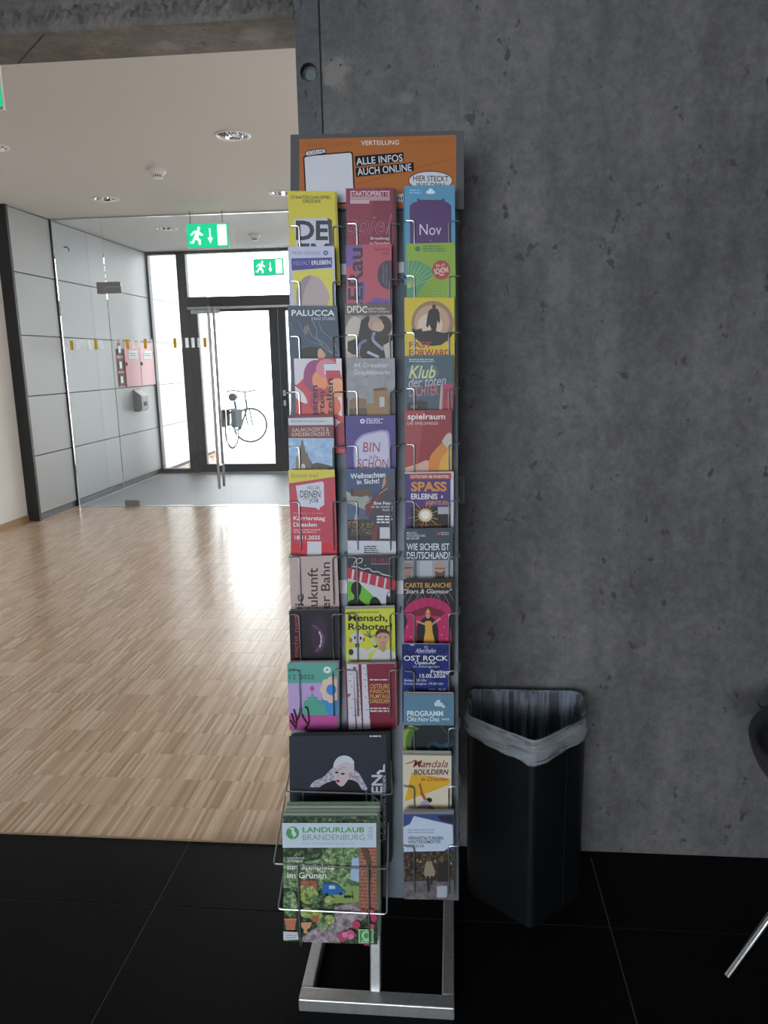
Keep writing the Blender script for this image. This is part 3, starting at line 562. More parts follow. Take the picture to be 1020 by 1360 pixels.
part(MB().box(-0.317, -0.025, 1.93, 1.96, 0, 0.032, M_steel), 'rear_bar', bevel=0.003)
xl = BACK.uv(491, 1290)[0]; xr = BACK.uv(505, 1290)[0]
part(MB().box(xl, xr, 0.0, 1.90, -0.036, -0.006, M_steel), 'post', BACK.mw(), bevel=0.003)
pl_, pr_ = BACK.uv(386, 700)[0], BACK.uv(609, 700)[0]; vb_, vt_ = BACK.uv(600, 1196)[1], BACK.uv(500, 262)[1]
part(MB().box(pl_, pr_, vb_, vt_, -0.006, 0.0, M_pane), 'back_panel', BACK.mw(), bevel=0.0015)
for y in (356, 779):
    c0 = BACK.uv(450, y + 9); c1 = BACK.uv(538, y - 8); part(MB().box(c0[0], c1[0], c0[1], c1[1], 0.0004, 0.0014, mat('label_strip_white', (0.6, 0.61, 0.63), 0.5)), 'label_strip', BACK.mw())
q = BACK.uv(452, 594); part(MB().box(q[0] - 0.008, q[0] + 0.012, q[1] - 0.010, q[1] + 0.010, 0.0004, 0.010, mat('label_strip_white', (0.6, 0.61, 0.63), 0.5)).box(q[0] - 0.004, q[0] + 0.002, q[1] - 0.004, q[1] + 0.002, 0.0098, 0.0104, M_dark), 'price_clip', BACK.mw())
# wire pockets ------------------------------------------------------
def fil(pts, r=0.007):
    pts = [Vector(p) for p in pts]; out = [pts[0]]
    for i in range(1, len(pts) - 1):
        p = pts[i]; a = (pts[i - 1] - p); c = (pts[i + 1] - p); rr = min(r, a.length * 0.45, c.length * 0.45); a = p + a.normalized() * rr; c = p + c.normalized() * rr
        for t in (0, 0.33, 0.67, 1): out.append((1 - t) ** 2 * a + 2 * t * (1 - t) * p + t * t * c)
    return out + [pts[-1]]
WO = 0.0055; WR = 0.0015
def wire_pocket(yw, xo_l, xi_l, xi_r, xo_r):
    p = pocket(yw); back = lambda t: -(p.n0 + t * 0.196) / math.cos(math.atan(0.2)) + 0.0006
    for xo, xi in ((xo_l, xi_l), (xo_r, xi_r)):
        uo, top = p.uv(xo, yw); ui = p.uv(xi, yw)[0]
        b = MB().tube(fil([(uo, top, back(top)), (uo, top, WO), (ui, top, WO), (ui, -0.002, WO), (ui, -0.004, back(0))]), WR, M_wire, 7); part(b, 'pocket_wire', p.mw(), smooth=True)
    return p
COLS = {1: (383.5, 397.5, 442, 455.5), 2: (459, 474, 518, 531), 3: (537, 550, 596, 610.5)}
ROWS = {1: [301, 374, 447, 520.5, 593, 666, 739, 815, 889], 2: [298, 371, 445, 519.5, 592, 666, 739, 814, 889], 3: [294, 367, 442, 516, 590, 665, 739, 814, 890, 966, 1043, 1122]}
PK = {(c, i): wire_pocket(y, *COLS[c]) for c in ROWS for i, y in enumerate(ROWS[c])}
BIG1 = pocket(1049, 0.165, 0.020, 0.16); BIG2 = pocket(1150, 0.150, 0.062, 0.14)
def big_pocket(p, rails, xv, ybot, back_up):
    B = lambda t: -(p.n0 + t * 0.15) + 0.001
    for xl_, xr_, y in rails:
        (a, t), (c, _) = p.uv(xl_, y), p.uv(xr_, y)
        b = MB().tube(fil([(a + 0.006, t + back_up, B(t + back_up)), (a, t, WO), (c, t, WO), (c - 0.006, t + back_up, B(t + back_up))]), 0.0019, M_wire, 7); part(b, 'pocket_rail', p.mw(), smooth=True)
    for x in xv:
        a, t = p.uv(x, rails[0][2]); bo = p.uv(x, ybot)[1]; b = MB().tube(fil([(a, t, WO + 0.002), (a, bo, WO + 0.002), (a, bo - 0.002, B(bo))]), 0.0019, M_wire, 7); part(b, 'pocket_wire', p.mw(), smooth=True)
big_pocket(BIG1, [(380, 521, 1049)], (403, 487), 1150, 0.05); big_pocket(BIG2, [(364, 515, 1146), (370, 514, 1205)], (396.5, 489.5), 1254, 0.10)
# flat print -----------------------------------------------------------
CR = {'A': (370, 160, 3.923), 'B': (370, 240, 3.923), 'C': (370, 390, 3.923), 'D': (370, 540, 3.923), 'E': (370, 690, 3.923), 'G': (370, 840, 3.923), 'I': (370, 960, 3.923), 'J': (350, 1050, 3.643)}
LZ = 0.00007
def clip(poly, quad):
    out = poly
    for i in range(len(quad)):
        a, b = quad[i], quad[(i + 1) % len(quad)]; inp = out; out = []
        side = lambda p: (b[0] - a[0]) * (p[1] - a[1]) - (b[1] - a[1]) * (p[0] - a[0])
        for j, p in enumerate(inp):
            q = inp[j - 1]; sp_, sq = side(p), side(q)
            if (sp_ >= 0) != (sq >= 0):
                t = sq / (sq - sp_); out.append((q[0] + (p[0] - q[0]) * t, q[1] + (p[1] - q[1]) * t))
            if sp_ >= 0: out.append(p)
        if not out: return []
    return out
def M_(c): return c if not isinstance(c, str) else (MATS[c] if c in MATS else ink(c))
_txt = []
def text_mesh(s, bold, shear):
    cu = bpy.data.curves.new('t', 'FONT'); cu.body = s; cu.size = 1.0; cu.offset = bold * 0.5; cu.shear = shear; cu.resolution_u = 3; cu.fill_mode = 'FRONT'
    o = bpy.data.objects.new('t', cu); col.objects.link(o); return o
PENDING = []
def artwork(body, plane, crop, quad_px, ops, z0=0.0, org=(0, 0)):
    """print and lettering children for a sheet whose front face is at local z = z0"""
    ox, oy, k = CR[crop]
    def m(x, y):
        a, b = plane.uv(ox + x / k, oy + y / k); return (a - org[0], b - org[1])
    quad = [m(*p) for p in quad_px]
    ar = sum(quad[i - 1][0] * quad[i][1] - quad[i][0] * quad[i - 1][1] for i in range(len(quad)))
    if ar < 0: quad = quad[::-1]
    P = MB(); lay = 1
    def poly(pts, c):
        q = clip([m(*p) for p in pts], quad)
        if len(q) >= 3:
            if sum(q[i - 1][0] * q[i][1] - q[i][0] * q[i - 1][1] for i in range(len(q))) < 0: q = q[::-1]
            P.add([(a, b, z0 + lay * LZ) for a, b in q], [list(range(len(q)))], M_(c))
    rr = random.Random(len(ops))
    for op in ops:
        lay += 1; t = op[0]
        if t == 'r': poly([(op[1], op[2]), (op[3], op[2]), (op[3], op[4]), (op[1], op[4])], op[5])
        elif t == 'p': poly(op[1], op[2])
        elif t == 'e': poly([(op[1] + op[3] * math.cos(a * 0.2244), op[2] + op[4] * math.sin(a * 0.2244)) for a in range(28)], op[5])
        elif t == 'l':
            pts = op[1]; w_ = op[2] / 2
            for a, b in zip(pts, pts[1:]):
                dx, dy = b[0] - a[0], b[1] - a[1]; L = math.hypot(dx, dy) or 1; nx, ny = -dy / L * w_, dx / L * w_; ex, ey = dx / L * w_ * .4, dy / L * w_ * .4
                poly([(a[0] + nx - ex, a[1] + ny - ey), (b[0] + nx + ex, b[1] + ny + ey), (b[0] - nx + ex, b[1] - ny + ey), (a[0] - nx - ex, a[1] - ny - ey)], op[3])
        elif t == 'g':
            _, x0, y0, x1, y1, c = op[:6]; rows = op[6] if len(op) > 6 else 1; h = (y1 - y0) / rows
            for r_ in range(rows):
                x = x0; xe_ = x1 - rr.uniform(0, 0.25) * (x1 - x0)
                while x < xe_:
                    w_ = min(rr.uniform(0.7, 2.6) * h, xe_ - x)
                    poly([(x, y0 + r_ * h + h * .2), (x + w_, y0 + r_ * h + h * .2), (x + w_, y0 + r_ * h + h * .75), (x, y0 + r_ * h + h * .75)], c); x += w_ + h * 0.35
        elif t == 't':
            _, s, x0, y0, x1, y1, c = op[:7]; kw = op[7] if len(op) > 7 else {}
            PENDING.append((text_mesh(s, kw.get('b', 0.0), kw.get('s', 0.0)), body, m, (x0, y0, x1, y1), M_(c), z0 + lay * LZ, kw.get('rot', 0), kw.get('ang', 0)))
    if P.v: P.build('print', body)['kind'] = 'stuff'
def flush_text():
    bpy.context.view_layer.update(); dg = bpy.context.evaluated_depsgraph_get(); by = {}
    for o, body, m, (x0, y0, x1, y1), mt, z, rot, ang in PENDING:
        me = bpy.data.meshes.new_from_object(o.evaluated_get(dg)); vs = [(v.co.x, v.co.y) for v in me.vertices]; fs = [list(p.vertices) for p in me.polygons]
        if not vs: continue
        if rot == 90: vs = [(-y, x) for x, y in vs]
        a0, a1 = min(v[0] for v in vs), max(v[0] for v in vs); b0, b1 = min(v[1] for v in vs), max(v[1] for v in vs)
        cx, cy = (x0 + x1) / 2, (y0 + y1) / 2; ca, sa = math.cos(R(ang)), math.sin(R(ang)); out = []
        for a, b in vs:
            x = x0 + (a - a0) / (a1 - a0) * (x1 - x0) - cx; y = y1 - (b - b0) / (b1 - b0) * (y1 - y0) - cy
            q = m(cx + x * ca + y * sa, cy - x * sa + y * ca); out.append((q[0], q[1], z))
        by.setdefault(body.name, (body, MB()))[1].add(out, fs, mt)
        bpy.data.meshes.remove(me)
    for o, *_ in PENDING:
        cu = o.data; bpy.data.objects.remove(o); bpy.data.curves.remove(cu)
    for body, b in by.values(): b.build('lettering', body)['kind'] = 'stuff'
    PENDING.clear()
def body_mesh(plane, crop, quad_px, t, z1, org, paper, face):
    ox, oy, k = CR[crop]; q = [plane.uv(ox + x / k, oy + y / k) for x, y in quad_px]; q = [(a - org[0], b - org[1]) for a, b in q]
    b = MB(); n = 4
    b.add([(a, c, z1) for a, c in q] + [(a, c, z1 - t) for a, c in q], [(0, 1, 2, 3)], face); b.add([(a, c, z) for z in (z1, z1 - t) for a, c in q], [(7, 6, 5, 4)] + [(i, (i + 1) % 4, 4 + (i + 1) % 4, 4 + i) for i in range(4)], paper); return b
def leaflet(plane, name, label, cat, crop, quad, base, ops, t=0.0012, copies=(), group='leaflets in the wire pockets', paper=None, cgroup=None):
    ox, oy, k = CR[crop]; p3, p2 = plane.uv(ox + quad[3][0] / k, oy + quad[3][1] / k), plane.uv(ox + quad[2][0] / k, oy + quad[2][1] / k); org = ((p3[0] + p2[0]) / 2, min(p3[1], p2[1]))
    b = body_mesh(plane, crop, quad, t, 0.0, org, paper or M_paper, M_(base)); o = b.build(name); o.matrix_world = plane.mw(*org); tag(o, label, cat, group)
    artwork(o, plane, crop, quad, ops, 0.0, org)
    for i, (dx, dy, cl) in enumerate(copies):
        q2 = [(x + dx, y + dy) for x, y in quad]; c = body_mesh(plane, crop, q2, t, -(i + 1) * (t + 0.0005), org, paper or M_paper, M_(cl)).build(name); c.matrix_world = plane.mw(*org)
        short = ' '.join(label.split(' with ')[0].split()[:8]); tag(c, ('first', 'second', 'third', 'fourth')[i] + ' spare copy tucked behind the ' + short, cat, 'spare copies of the ' + short)
    return o
# header sign
HS = sheet(0.010)
ox, oy, k = CR['A']
hq = [(62, 74), (965, 52), (965, 462), (62, 462)]
sb = body_mesh(HS, 'A', hq, 0.010, 0.0, (0, 0), mat('sign_board_grey', lin('#5a5c60'), 0.5), mat('sign_board_grey')).build('header_sign', stand); sb.matrix_local = SM @ HS.mw()
W, K = '#c9ccd6', '#15161a'
artwork(sb, HS, 'A', hq, [('p', [(108, 97), (925, 75), (925, 455), (108, 455)], '#a8673a'), ('p', [(400, 330), (925, 190), (925, 194), (400, 336)], '#9c5a28'),
    ('t', 'GRAFIK & DRUCK', 130, 112, 390, 136, '#8d5a32', {'ang': 1}), ('t', 'VERTEILUNG', 430, 104, 627, 128, '#d8d2cc', {'b': .02, 'ang': 1}), ('t', 'PLAKATIERUNG', 655, 96, 903, 121, '#8d5a32', {'ang': 1}), ('r', 408, 108, 411, 132, '#8d5a32'), ('r', 640, 100, 643, 124, '#8d5a32'),
    ('p', [(128, 190), (150, 180), (375, 162), (388, 172), (400, 420), (392, 432), (150, 445), (140, 440)], K), ('p', [(135, 196), (152, 187), (373, 169), (381, 177), (393, 416), (386, 425), (152, 437), (147, 432)], W),
    ('p', [(138, 168), (150, 156), (238, 144), (250, 158), (242, 174), (150, 190), (140, 184)], K), ('p', [(143, 168), (152, 160), (236, 149), (245, 159), (239, 170), (152, 184), (144, 180)], W), ('t', 'SCAN ME', 153, 156, 236, 176, K, {'b': 0, 'ang': 7}),
    ('p', [(398, 187), (650, 167), (653, 213), (402, 241)], K), ('t', 'ALLE INFOS', 404, 186, 647, 224, W, {'b': .03, 'ang': 5}), ('p', [(400, 250), (703, 219), (705, 264), (405, 295)], K), ('t', 'AUCH ONLINE', 410, 238, 692, 276, W, {'b': .03, 'ang': 5}),
    ('e', 792, 315, 116, 51, K), ('e', 792, 315, 112, 47, W), ('t', 'HIER STECKT', 702, 289, 885, 319, K, {'b': .02, 'ang': -1}), ('t', 'WAS DRIN!', 716, 326, 868, 352, K, {'b': .02, 'ang': -1}),
    ('r', 540, 384, 700, 425, W), ('t', 'nt', 618, 396, 656, 419, K, {'b': .01})])
# ------------------------------------------------------------------ leaflets, column beside the corridor
photo('print_foliage', [(0.34, '#26382a'), (0.45, '#4c6646'), (0.55, '#7a9468'), (0.68, '#b0c4a8')], 80)
photo('print_foliage_dark', [(0.35, '#181f1a'), (0.52, '#38493a'), (0.66, '#7a9a68')], 75)
photo('print_bush', [(0.34, '#46582f'), (0.5, '#7f8f4c'), (0.66, '#b4bc88')], 95)
photo('print_brick', [(0.35, '#6e4034'), (0.6, '#9a6450')], 160)
photo('print_path', [(0.4, '#5f565c'), (0.6, '#a89ca4')], 70)
photo('print_sky', [(0.35, '#6f9ac8'), (0.65, '#a9bfd8')], 45)
photo('print_town', [(0.38, '#22211f'), (0.55, '#5a4c3a'), (0.66, '#b09a6a')], 190)
photo('print_crowd', [(0.38, '#181614'), (0.56, '#4a4038'), (0.68, '#8a7660')], 120)
photo('print_ground', [(0.4, '#4e494e'), (0.65, '#7a7478')], 60)
photo('print_fur', [(0.35, '#6a6878'), (0.6, '#b6b2c4')], 140)
photo('print_blue_night', [(0.35, '#10163a'), (0.6, '#1c2e78'), (0.72, '#2a4aa8')], 28)
photo('print_studio', [(0.35, '#6a6058'), (0.65, '#b0a69c')], 24)
photo('print_plaza', [(0.35, '#767880'), (0.65, '#94949a')], 22)
B4 = {'b': .03}; B2 = {'b': .02}
def curve(pts, n=8):
    o_ = []
    for i in range(len(pts) - 1):
        p0, p1, p2, p3 = pts[max(0, i - 1)], pts[i], pts[i + 1], pts[min(len(pts) - 1, i + 2)]
        for k in range(n):
            t = k / n; o_.append(tuple(0.5 * (2 * p1[d] + (p2[d] - p0[d]) * t + (2 * p0[d] - 5 * p1[d] + 4 * p2[d] - p3[d]) * t * t + (3 * p1[d] - p0[d] - 3 * p2[d] + p3[d]) * t ** 3) for d in (0, 1)))
    return o_ + [pts[-1]]
L1 = lambda i: PK[(1, i)]
leaflet(L1(0), 'leaflet', 'yellow theatre leaflet with large DE lettering in the top pocket', 'leaflet', 'B', [(48, 53), (292, 55), (312, 545), (62, 548)], '#c3b834', [
    ('t', 'STAATSSCHAUSPIEL', 65, 78, 274, 95, K, B2), ('t', 'DRESDEN', 127, 98, 217, 116, K, B2), ('p', [(80, 198), (255, 195), (266, 360), (92, 360)], '#b9bccd'), ('p', [(255, 195), (278, 206), (282, 360), (266, 360)], '#33343f'),
    ('t', 'DE', 90, 208, 258, 310, '#20242e', {'b': .06}), ('t', 'EM', 100, 327, 264, 425, '#20242e', {'b': .06})], copies=[(10, 0, '#a89c2c')])
leaflet(L1(1), 'leaflet', 'pale trade fair leaflet with purple band and yellow photo field', 'leaflet', 'B', [(48, 345), (290, 340), (303, 832), (64, 835)], '#b3b8d0', [
    ('t', 'MESSE DRESDEN', 70, 368, 216, 386, '#6a6f98'), ('e', 246, 376, 13, 13, '#4a4f85'), ('e', 246, 376, 7, 7, '#8a8fc0'), ('p', [(66, 405), (278, 400), (277, 452), (70, 468)], '#3b3686'), ('t', 'VIELFALT', 75, 417, 165, 440, '#8a86c8', {'ang': 2}), ('t', 'ERLEBEN', 172, 415, 270, 437, '#d5d5e6', {'b': .03, 'ang': 2}),
    ('p', [(74, 470), (285, 458), (292, 720), (88, 720)], '#c9c24a'), ('p', curve([(95, 720), (92, 580), (120, 520), (165, 494), (215, 510), (250, 560), (268, 610), (258, 640), (262, 720)]), '#a89a9a'), ('p', curve([(95, 640), (96, 560), (130, 508), (170, 495), (140, 560), (120, 640)]), '#8f8488')])
leaflet(L1(2), 'leaflet', 'dark blue dance studio leaflet with wavy lines and a face', 'leaflet', 'C', [(45, 62), (305, 64), (332, 556), (70, 558)], '#35465a', [
    ('l', curve([(150, 160), (175, 220), (240, 260), (290, 330)]), 3, '#7f93a6'), ('l', curve([(100, 140), (130, 200), (150, 240), (230, 270)]), 2, '#6a7f94'), ('l', curve([(210, 150), (230, 200), (270, 230), (325, 330)]), 3, '#6f859a'), ('l', curve([(60, 150), (90, 230), (110, 300), (130, 335)]), 2, '#5f7488'), ('l', curve([(170, 130), (200, 190), (200, 230), (260, 300), (330, 325)]), 2, '#8fa3b4'), ('e', 143, 190, 12, 22, '#6f6a66'),
    ('t', 'PALUCCA', 68, 85, 292, 116, '#d0d8e0', {'b': .04}), ('t', 'TANZ STUDIO', 170, 123, 295, 138, '#a8b3be', B2), ('p', curve([(115, 345), (110, 300), (150, 280), (200, 278), (240, 300), (240, 345)]), '#16120f'), ('p', curve([(205, 345), (205, 300), (218, 285), (240, 308), (244, 325), (232, 345)]), '#bb957e')])
leaflet(L1(3), 'leaflet', 'pink, red and orange leaflet with overlapping curved shapes', 'leaflet', 'C', [(80, 338), (328, 337), (348, 830), (97, 832)], '#b9454c', [
    ('p', curve([(80, 338), (200, 338), (170, 390), (130, 440), (85, 470), (80, 338)]), '#cbc4d0'), ('e', 200, 430, 70, 60, '#b85a6a'), ('e', 220, 445, 45, 60, '#d07a5a'), ('e', 190, 430, 60, 85, '#8a3f6e'), ('e', 215, 450, 40, 52, '#d88a62'), ('e', 250, 390, 55, 50, '#c9788a'), ('p', [(235, 360), (308, 360), (312, 420), (240, 420)], '#c7cbd8'), ('p', [(236, 362), (308, 362), (308, 366), (236, 366)], '#2a2c38'),
    ('p', [(300, 338), (328, 338), (332, 640), (310, 630)], '#d0cad4'), ('p', [(245, 400), (320, 400), (330, 450), (255, 470)], '#b03a46'), ('e', 305, 490, 45, 50, '#d89a72'), ('e', 210, 560, 50, 70, '#a33a52'), ('e', 265, 590, 60, 60, '#cf6a56'), ('p', curve([(85, 480), (130, 520), (150, 570), (110, 560), (90, 540)]), '#d5cdd6'), ('p', [(290, 645), (346, 690), (346, 800), (300, 770)], '#cfc9d2'), ('e', 330, 740, 40, 70, '#8a2640'),
    ('t', 'seren', 180, 478, 204, 640, '#2c1a26', {'rot': 90, 'b': .04}), ('t', 'arten', 214, 508, 240, 660, '#2c1a26', {'rot': 90, 'b': .04}), ('t', 'stellen', 250, 440, 284, 660, '#2c1a26', {'rot': 90, 'b': .04})])
leaflet(L1(4), 'leaflet', 'concert leaflet with maroon title band and baroque palace photo', 'leaflet', 'D', [(48, 45), (285, 42), (297, 536), (62, 538)], '#5e3038', [
    ('p', [(50, 60), (284, 55), (287, 95), (52, 98)], '#b9bec8'), ('g', 62, 70, 272, 84, '#8f98a8'), ('p', [(52, 98), (287, 95), (289, 162), (56, 168)], '#6b313a'), ('t', 'GALAKONZERTE &', 70, 109, 262, 130, '#cdbcb0', {'ang': 1}), ('t', 'KINDERKONZERTE', 70, 134, 268, 154, '#cdbcb0', {'ang': 1}),
    ('r', 50, 165, 300, 345, 'print_sky'), ('r', 56, 165, 290, 169, '#b9c4d0'), ('p', [(120, 172), (127, 172), (131, 195), (137, 215), (140, 235), (152, 245), (155, 262), (165, 275), (175, 290), (175, 340), (92, 340), (94, 290), (104, 270), (108, 240), (112, 215), (117, 195)], '#6f6152'), ('p', [(92, 265), (98, 250), (103, 265), (108, 340), (88, 340)], '#8a7458'), ('p', [(170, 300), (200, 292), (240, 300), (280, 310), (290, 345), (170, 345)], '#4a4844'), ('e', 128, 315, 12, 18, '#b9b4ac'), ('g', 70, 318, 285, 342, '#9a8460', 2)])
leaflet(L1(5), 'leaflet', 'red job fair leaflet with yellow top and white speech bubble', 'leaflet', 'D', [(50, 330), (292, 328), (306, 775), (70, 778)], '#b03c4c', [
    ('p', [(50, 330), (292, 328), (293, 365), (55, 400)], '#c4bb48'), ('t', 'Eintritt frei!', 68, 348, 205, 370, '#8c6a34'), ('p', [(90, 412), (228, 390), (236, 398), (238, 512), (215, 526), (212, 541), (195, 527), (110, 520), (104, 512)], '#c0c5d4'), ('t', 'HOL DIR', 150, 413, 215, 432, '#3a4046'), ('t', 'DEINEN', 112, 438, 218, 474, '#2c3238', B2), ('t', 'NEUEN', 125, 476, 160, 487, '#b9404e'), ('t', 'JOB', 160, 478, 208, 506, '#2c3238', B2),
    ('t', 'Die Jobmesse in der Region', 78, 550, 236, 561, '#cf9aa4'), ('t', 'Karrieretag', 78, 570, 243, 599, '#dcd6dc', B4), ('t', 'Dresden', 78, 603, 200, 626, '#dcd6dc', B4), ('g', 78, 636, 222, 660, '#cf9aa4', 2), ('t', '18.11.2025', 84, 671, 217, 692, '#dcd6dc', B4), ('r', 60, 712, 306, 752, '#bf2430'), ('r', 150, 702, 224, 775, '#bfc3cc')])
leaflet(L1(6), 'leaflet', 'beige leaflet with large sideways black railway lettering', 'leaflet', 'E', [(55, 195), (305, 186), (326, 690), (72, 692)], '#b09d9b', [
    ('t', 'Die', 84, 388, 132, 520, '#2f2a2c', {'rot': 90, 'b': .02}), ('t', 'Zukunft', 152, 252, 205, 508, '#2f2a2c', {'rot': 90, 'b': .02}), ('t', 'der Bahn', 221, 222, 268, 506, '#2f2a2c', {'rot': 90, 'b': .02})])
leaflet(L1(7), 'leaflet', 'black leaflet with sideways red lettering and a purple smiling mouth', 'leaflet', 'E', [(55, 474), (308, 472), (318, 958), (68, 960)], '#1a1920', [
    ('e', 210, 598, 60, 110, '#241d2a'), ('e', 212, 600, 42, 92, '#352438'), ('p', curve([(165, 545), (205, 560), (240, 610), (228, 668), (190, 690), (215, 630), (200, 580), (165, 545)]), '#5a3a5c'), ('p', curve([(190, 560), (222, 600), (224, 640), (205, 670), (214, 620), (204, 585)]), '#2a1626'), ('l', [(212, 585), (222, 610), (222, 640), (214, 664)], 9, '#a8a2b4'), ('l', [(210, 600), (230, 598)], 2, '#241d2a'), ('l', [(212, 622), (232, 622)], 2, '#241d2a'), ('l', [(208, 645), (230, 645)], 2, '#241d2a'),
    ('t', 'ich bin nicht nett', 79, 495, 102, 880, '#b23430', {'rot': 90, 'b': .02})], copies=[(6, -7, '#3a3a3e')])
leaflet(L1(8), 'leaflet', 'lilac and teal booklet dated 11 to 12 2025 with a flower', 'leaflet', 'G', [(45, 162), (304, 159), (308, 504), (57, 507)], '#ac96c6', [
    ('p', [(45, 160), (305, 157), (306, 232), (262, 232), (240, 262), (48, 264)], '#569c90'), ('t', '11 –', 57, 182, 120, 204, '#22343c'), ('t', '12', 57, 220, 90, 243, '#22343c'), ('t', '2025', 111, 220, 185, 243, '#22343c'), ('p', [(235, 185), (245, 178), (262, 178), (272, 188), (272, 203), (260, 212), (244, 211), (234, 200)], '#cfd8d8'), ('e', 253, 194, 6, 6, '#569c90'),
    ('p', [(225, 330), (306, 340), (307, 430), (262, 430), (225, 380)], '#3f86c0'), *[('e', 272 + 36 * math.cos(a * 0.785), 298 + 45 * math.sin(a * 0.785), 20, 24, '#cdb6aa') for a in range(8)], ('e', 275, 297, 26, 28, '#3a80c4'),
    ('p', [(170, 314), (182, 314), (182, 335), (202, 335), (202, 352), (222, 352), (222, 372), (242, 372), (256, 430), (96, 430), (112, 395), (130, 395), (130, 372), (136, 352), (152, 352), (152, 335), (170, 335)], '#4f9a8a'), *[('l', [(175 - 13 * math.cos(a), 291 - 14 * math.sin(a)), (175 + 13 * math.cos(a), 291 + 14 * math.sin(a))], 4, '#a8447e') for a in (0, .785, 1.57, 2.355)],
    ('p', [(50, 430), (308, 428), (309, 507), (57, 508)], '#ab5090'), *[('l', curve(q_), 10, '#4a2438') for q_ in ([(90, 500), (95, 450), (80, 400)], [(85, 470), (75, 440), (68, 420)], [(95, 460), (112, 420), (112, 395)], [(88, 490), (72, 470), (64, 455)], [(140, 500), (160, 460), (152, 395), (140, 388)], [(150, 470), (130, 440), (126, 425)])]], t=0.002, copies=[(7, -5, '#8a8a90'), (12, -9, '#5a4a58')])
# ------------------------------------------------------------------ middle column
L2 = lambda i: PK[(2, i)]
leaflet(L2(0), 'leaflet', 'dark red operetta leaflet with outlined script title in the top pocket', 'leaflet', 'B', [(350, 40), (598, 36), (606, 540), (358, 542)], '#74203a', [
    ('p', [(350, 40), (500, 38), (470, 340), (352, 340)], '#7f2a44'), ('t', 'STAATSOPERETTE', 373, 53, 580, 80, '#d2bcc4', B4), *[('r', 373, 84 + 8 * j, 580, 88 + 8 * j, '#cbb2bb') for j in range(2)], *[('r', 373, 100 + 7 * j, 474, 105 + 7 * j, '#cbb2bb') for j in range(3)], ('r', 474, 100, 580, 103, '#cbb2bb'),
    ('t', 'spiel', 357, 172, 600, 312, '#b0808e', {'s': .3, 'b': .012}), ('t', 'spiel', 357, 172, 600, 312, '#74203a', {'s': .3, 'b': -.012}), ('t', 'Broadway', 480, 292, 578, 313, '#d2bcc4', B2), ('t', 'in Dresden', 476, 318, 578, 334, '#d2bcc4', B2)], copies=[(8, 2, '#5a1a2c'), (14, 5, '#481424')])
leaflet(L2(1), 'leaflet', 'rose leaflet with huge sideways lettering and a dark disc', 'leaflet', 'B', [(350, 337), (588, 328), (596, 828), (358, 832)], '#a84a5c', [
    ('p', [(350, 337), (438, 334), (425, 360), (395, 440), (352, 450)], '#6a5296'), ('p', [(400, 540), (450, 520), (448, 620), (400, 650)], '#6a5098'), ('p', curve([(450, 650), (500, 612), (560, 618), (592, 600), (596, 650)]), '#5f4a98'), ('e', 573, 490, 58, 75, '#38323e'), ('t', 'm.ERau', 362, 350, 440, 760, '#33243c', {'rot': 90, 'b': .04}), ('t', 'November', 497, 350, 576, 364, '#5a2434', B2), ('t', '2025', 540, 371, 576, 385, '#5a2434', B2),
    ('t', 'Stadtmuseum', 540, 436, 550, 530, '#7a74a0', {'rot': 90}), ('t', 'Dresden', 556, 440, 566, 545, '#7a74a0', {'rot': 90})])
leaflet(L2(2), 'leaflet', 'greyish dance company leaflet with two black-clad dancers', 'leaflet', 'C', [(345, 52), (590, 48), (600, 540), (354, 542)], 'print_studio', [
    ('p', [(345, 50), (592, 46), (592, 110), (346, 115)], '#544c4a'), ('l', curve([(350, 250), (352, 160), (375, 100), (420, 55)]), 14, '#8f8680'), ('e', 400, 230, 55, 110, '#b4aaa0'), ('p', [(410, 250), (430, 140), (470, 110), (480, 180), (560, 220), (600, 210), (598, 345), (440, 345), (405, 300)], '#1d1b1f'), ('e', 545, 170, 45, 55, '#2a2422'), ('e', 505, 160, 38, 36, '#a68a7c'), ('e', 520, 172, 30, 26, '#b49a8c'), ('p', [(360, 250), (400, 235), (420, 340), (360, 300)], '#1d1b1f'),
    ('p', [(545, 270), (600, 240), (600, 345), (560, 345)], '#b0a8a6'), ('l', curve([(415, 310), (425, 265), (455, 245)]), 15, '#a2a9c4'), ('l', curve([(497, 205), (495, 245), (545, 290)]), 15, '#a2a9c4'), ('l', [(465, 305), (520, 330)], 14, '#a2a9c4'), ('p', [(355, 310), (405, 320), (405, 345), (355, 345)], '#a8958c'),
    ('t', 'DFDC', 358, 64, 462, 100, '#d8d4d4', B4), ('t', 'Dresden Frankfurt', 448, 70, 560, 84, '#bdb7b7', B2), ('t', 'Dance Company', 470, 86, 578, 101, '#bdb7b7', B2)])
leaflet(L2(3), 'leaflet', 'grey print market leaflet with tiled rooftops under a plain sky', 'leaflet', 'C', [(357, 338), (605, 335), (614, 828), (364, 832)], 'print_plaza', [
    ('t', '44. Dresdner', 392, 360, 570, 384, '#b9bcc2', B2), ('t', 'Graphikmarkt', 392, 398, 582, 428, '#b9bcc2', B2), ('p', [(368, 555), (400, 542), (458, 548), (462, 660), (368, 660)], '#7d6248'), ('p', [(455, 575), (495, 570), (525, 580), (525, 660), (455, 660)], '#8a6c4c'), ('p', [(494, 495), (560, 488), (576, 520), (578, 660), (500, 660)], '#8a6a4a'), ('p', [(494, 495), (560, 488), (566, 502), (496, 508)], '#5a4636'), ('r', 526, 538, 552, 590, '#aab0b8'), ('p', [(572, 545), (610, 480), (612, 660), (578, 660)], '#33302e'), ('p', [(368, 600), (460, 595), (462, 660), (368, 660)], '#5a4434'), ('l', [(445, 440), (470, 428)], 3, '#3f3f44')])
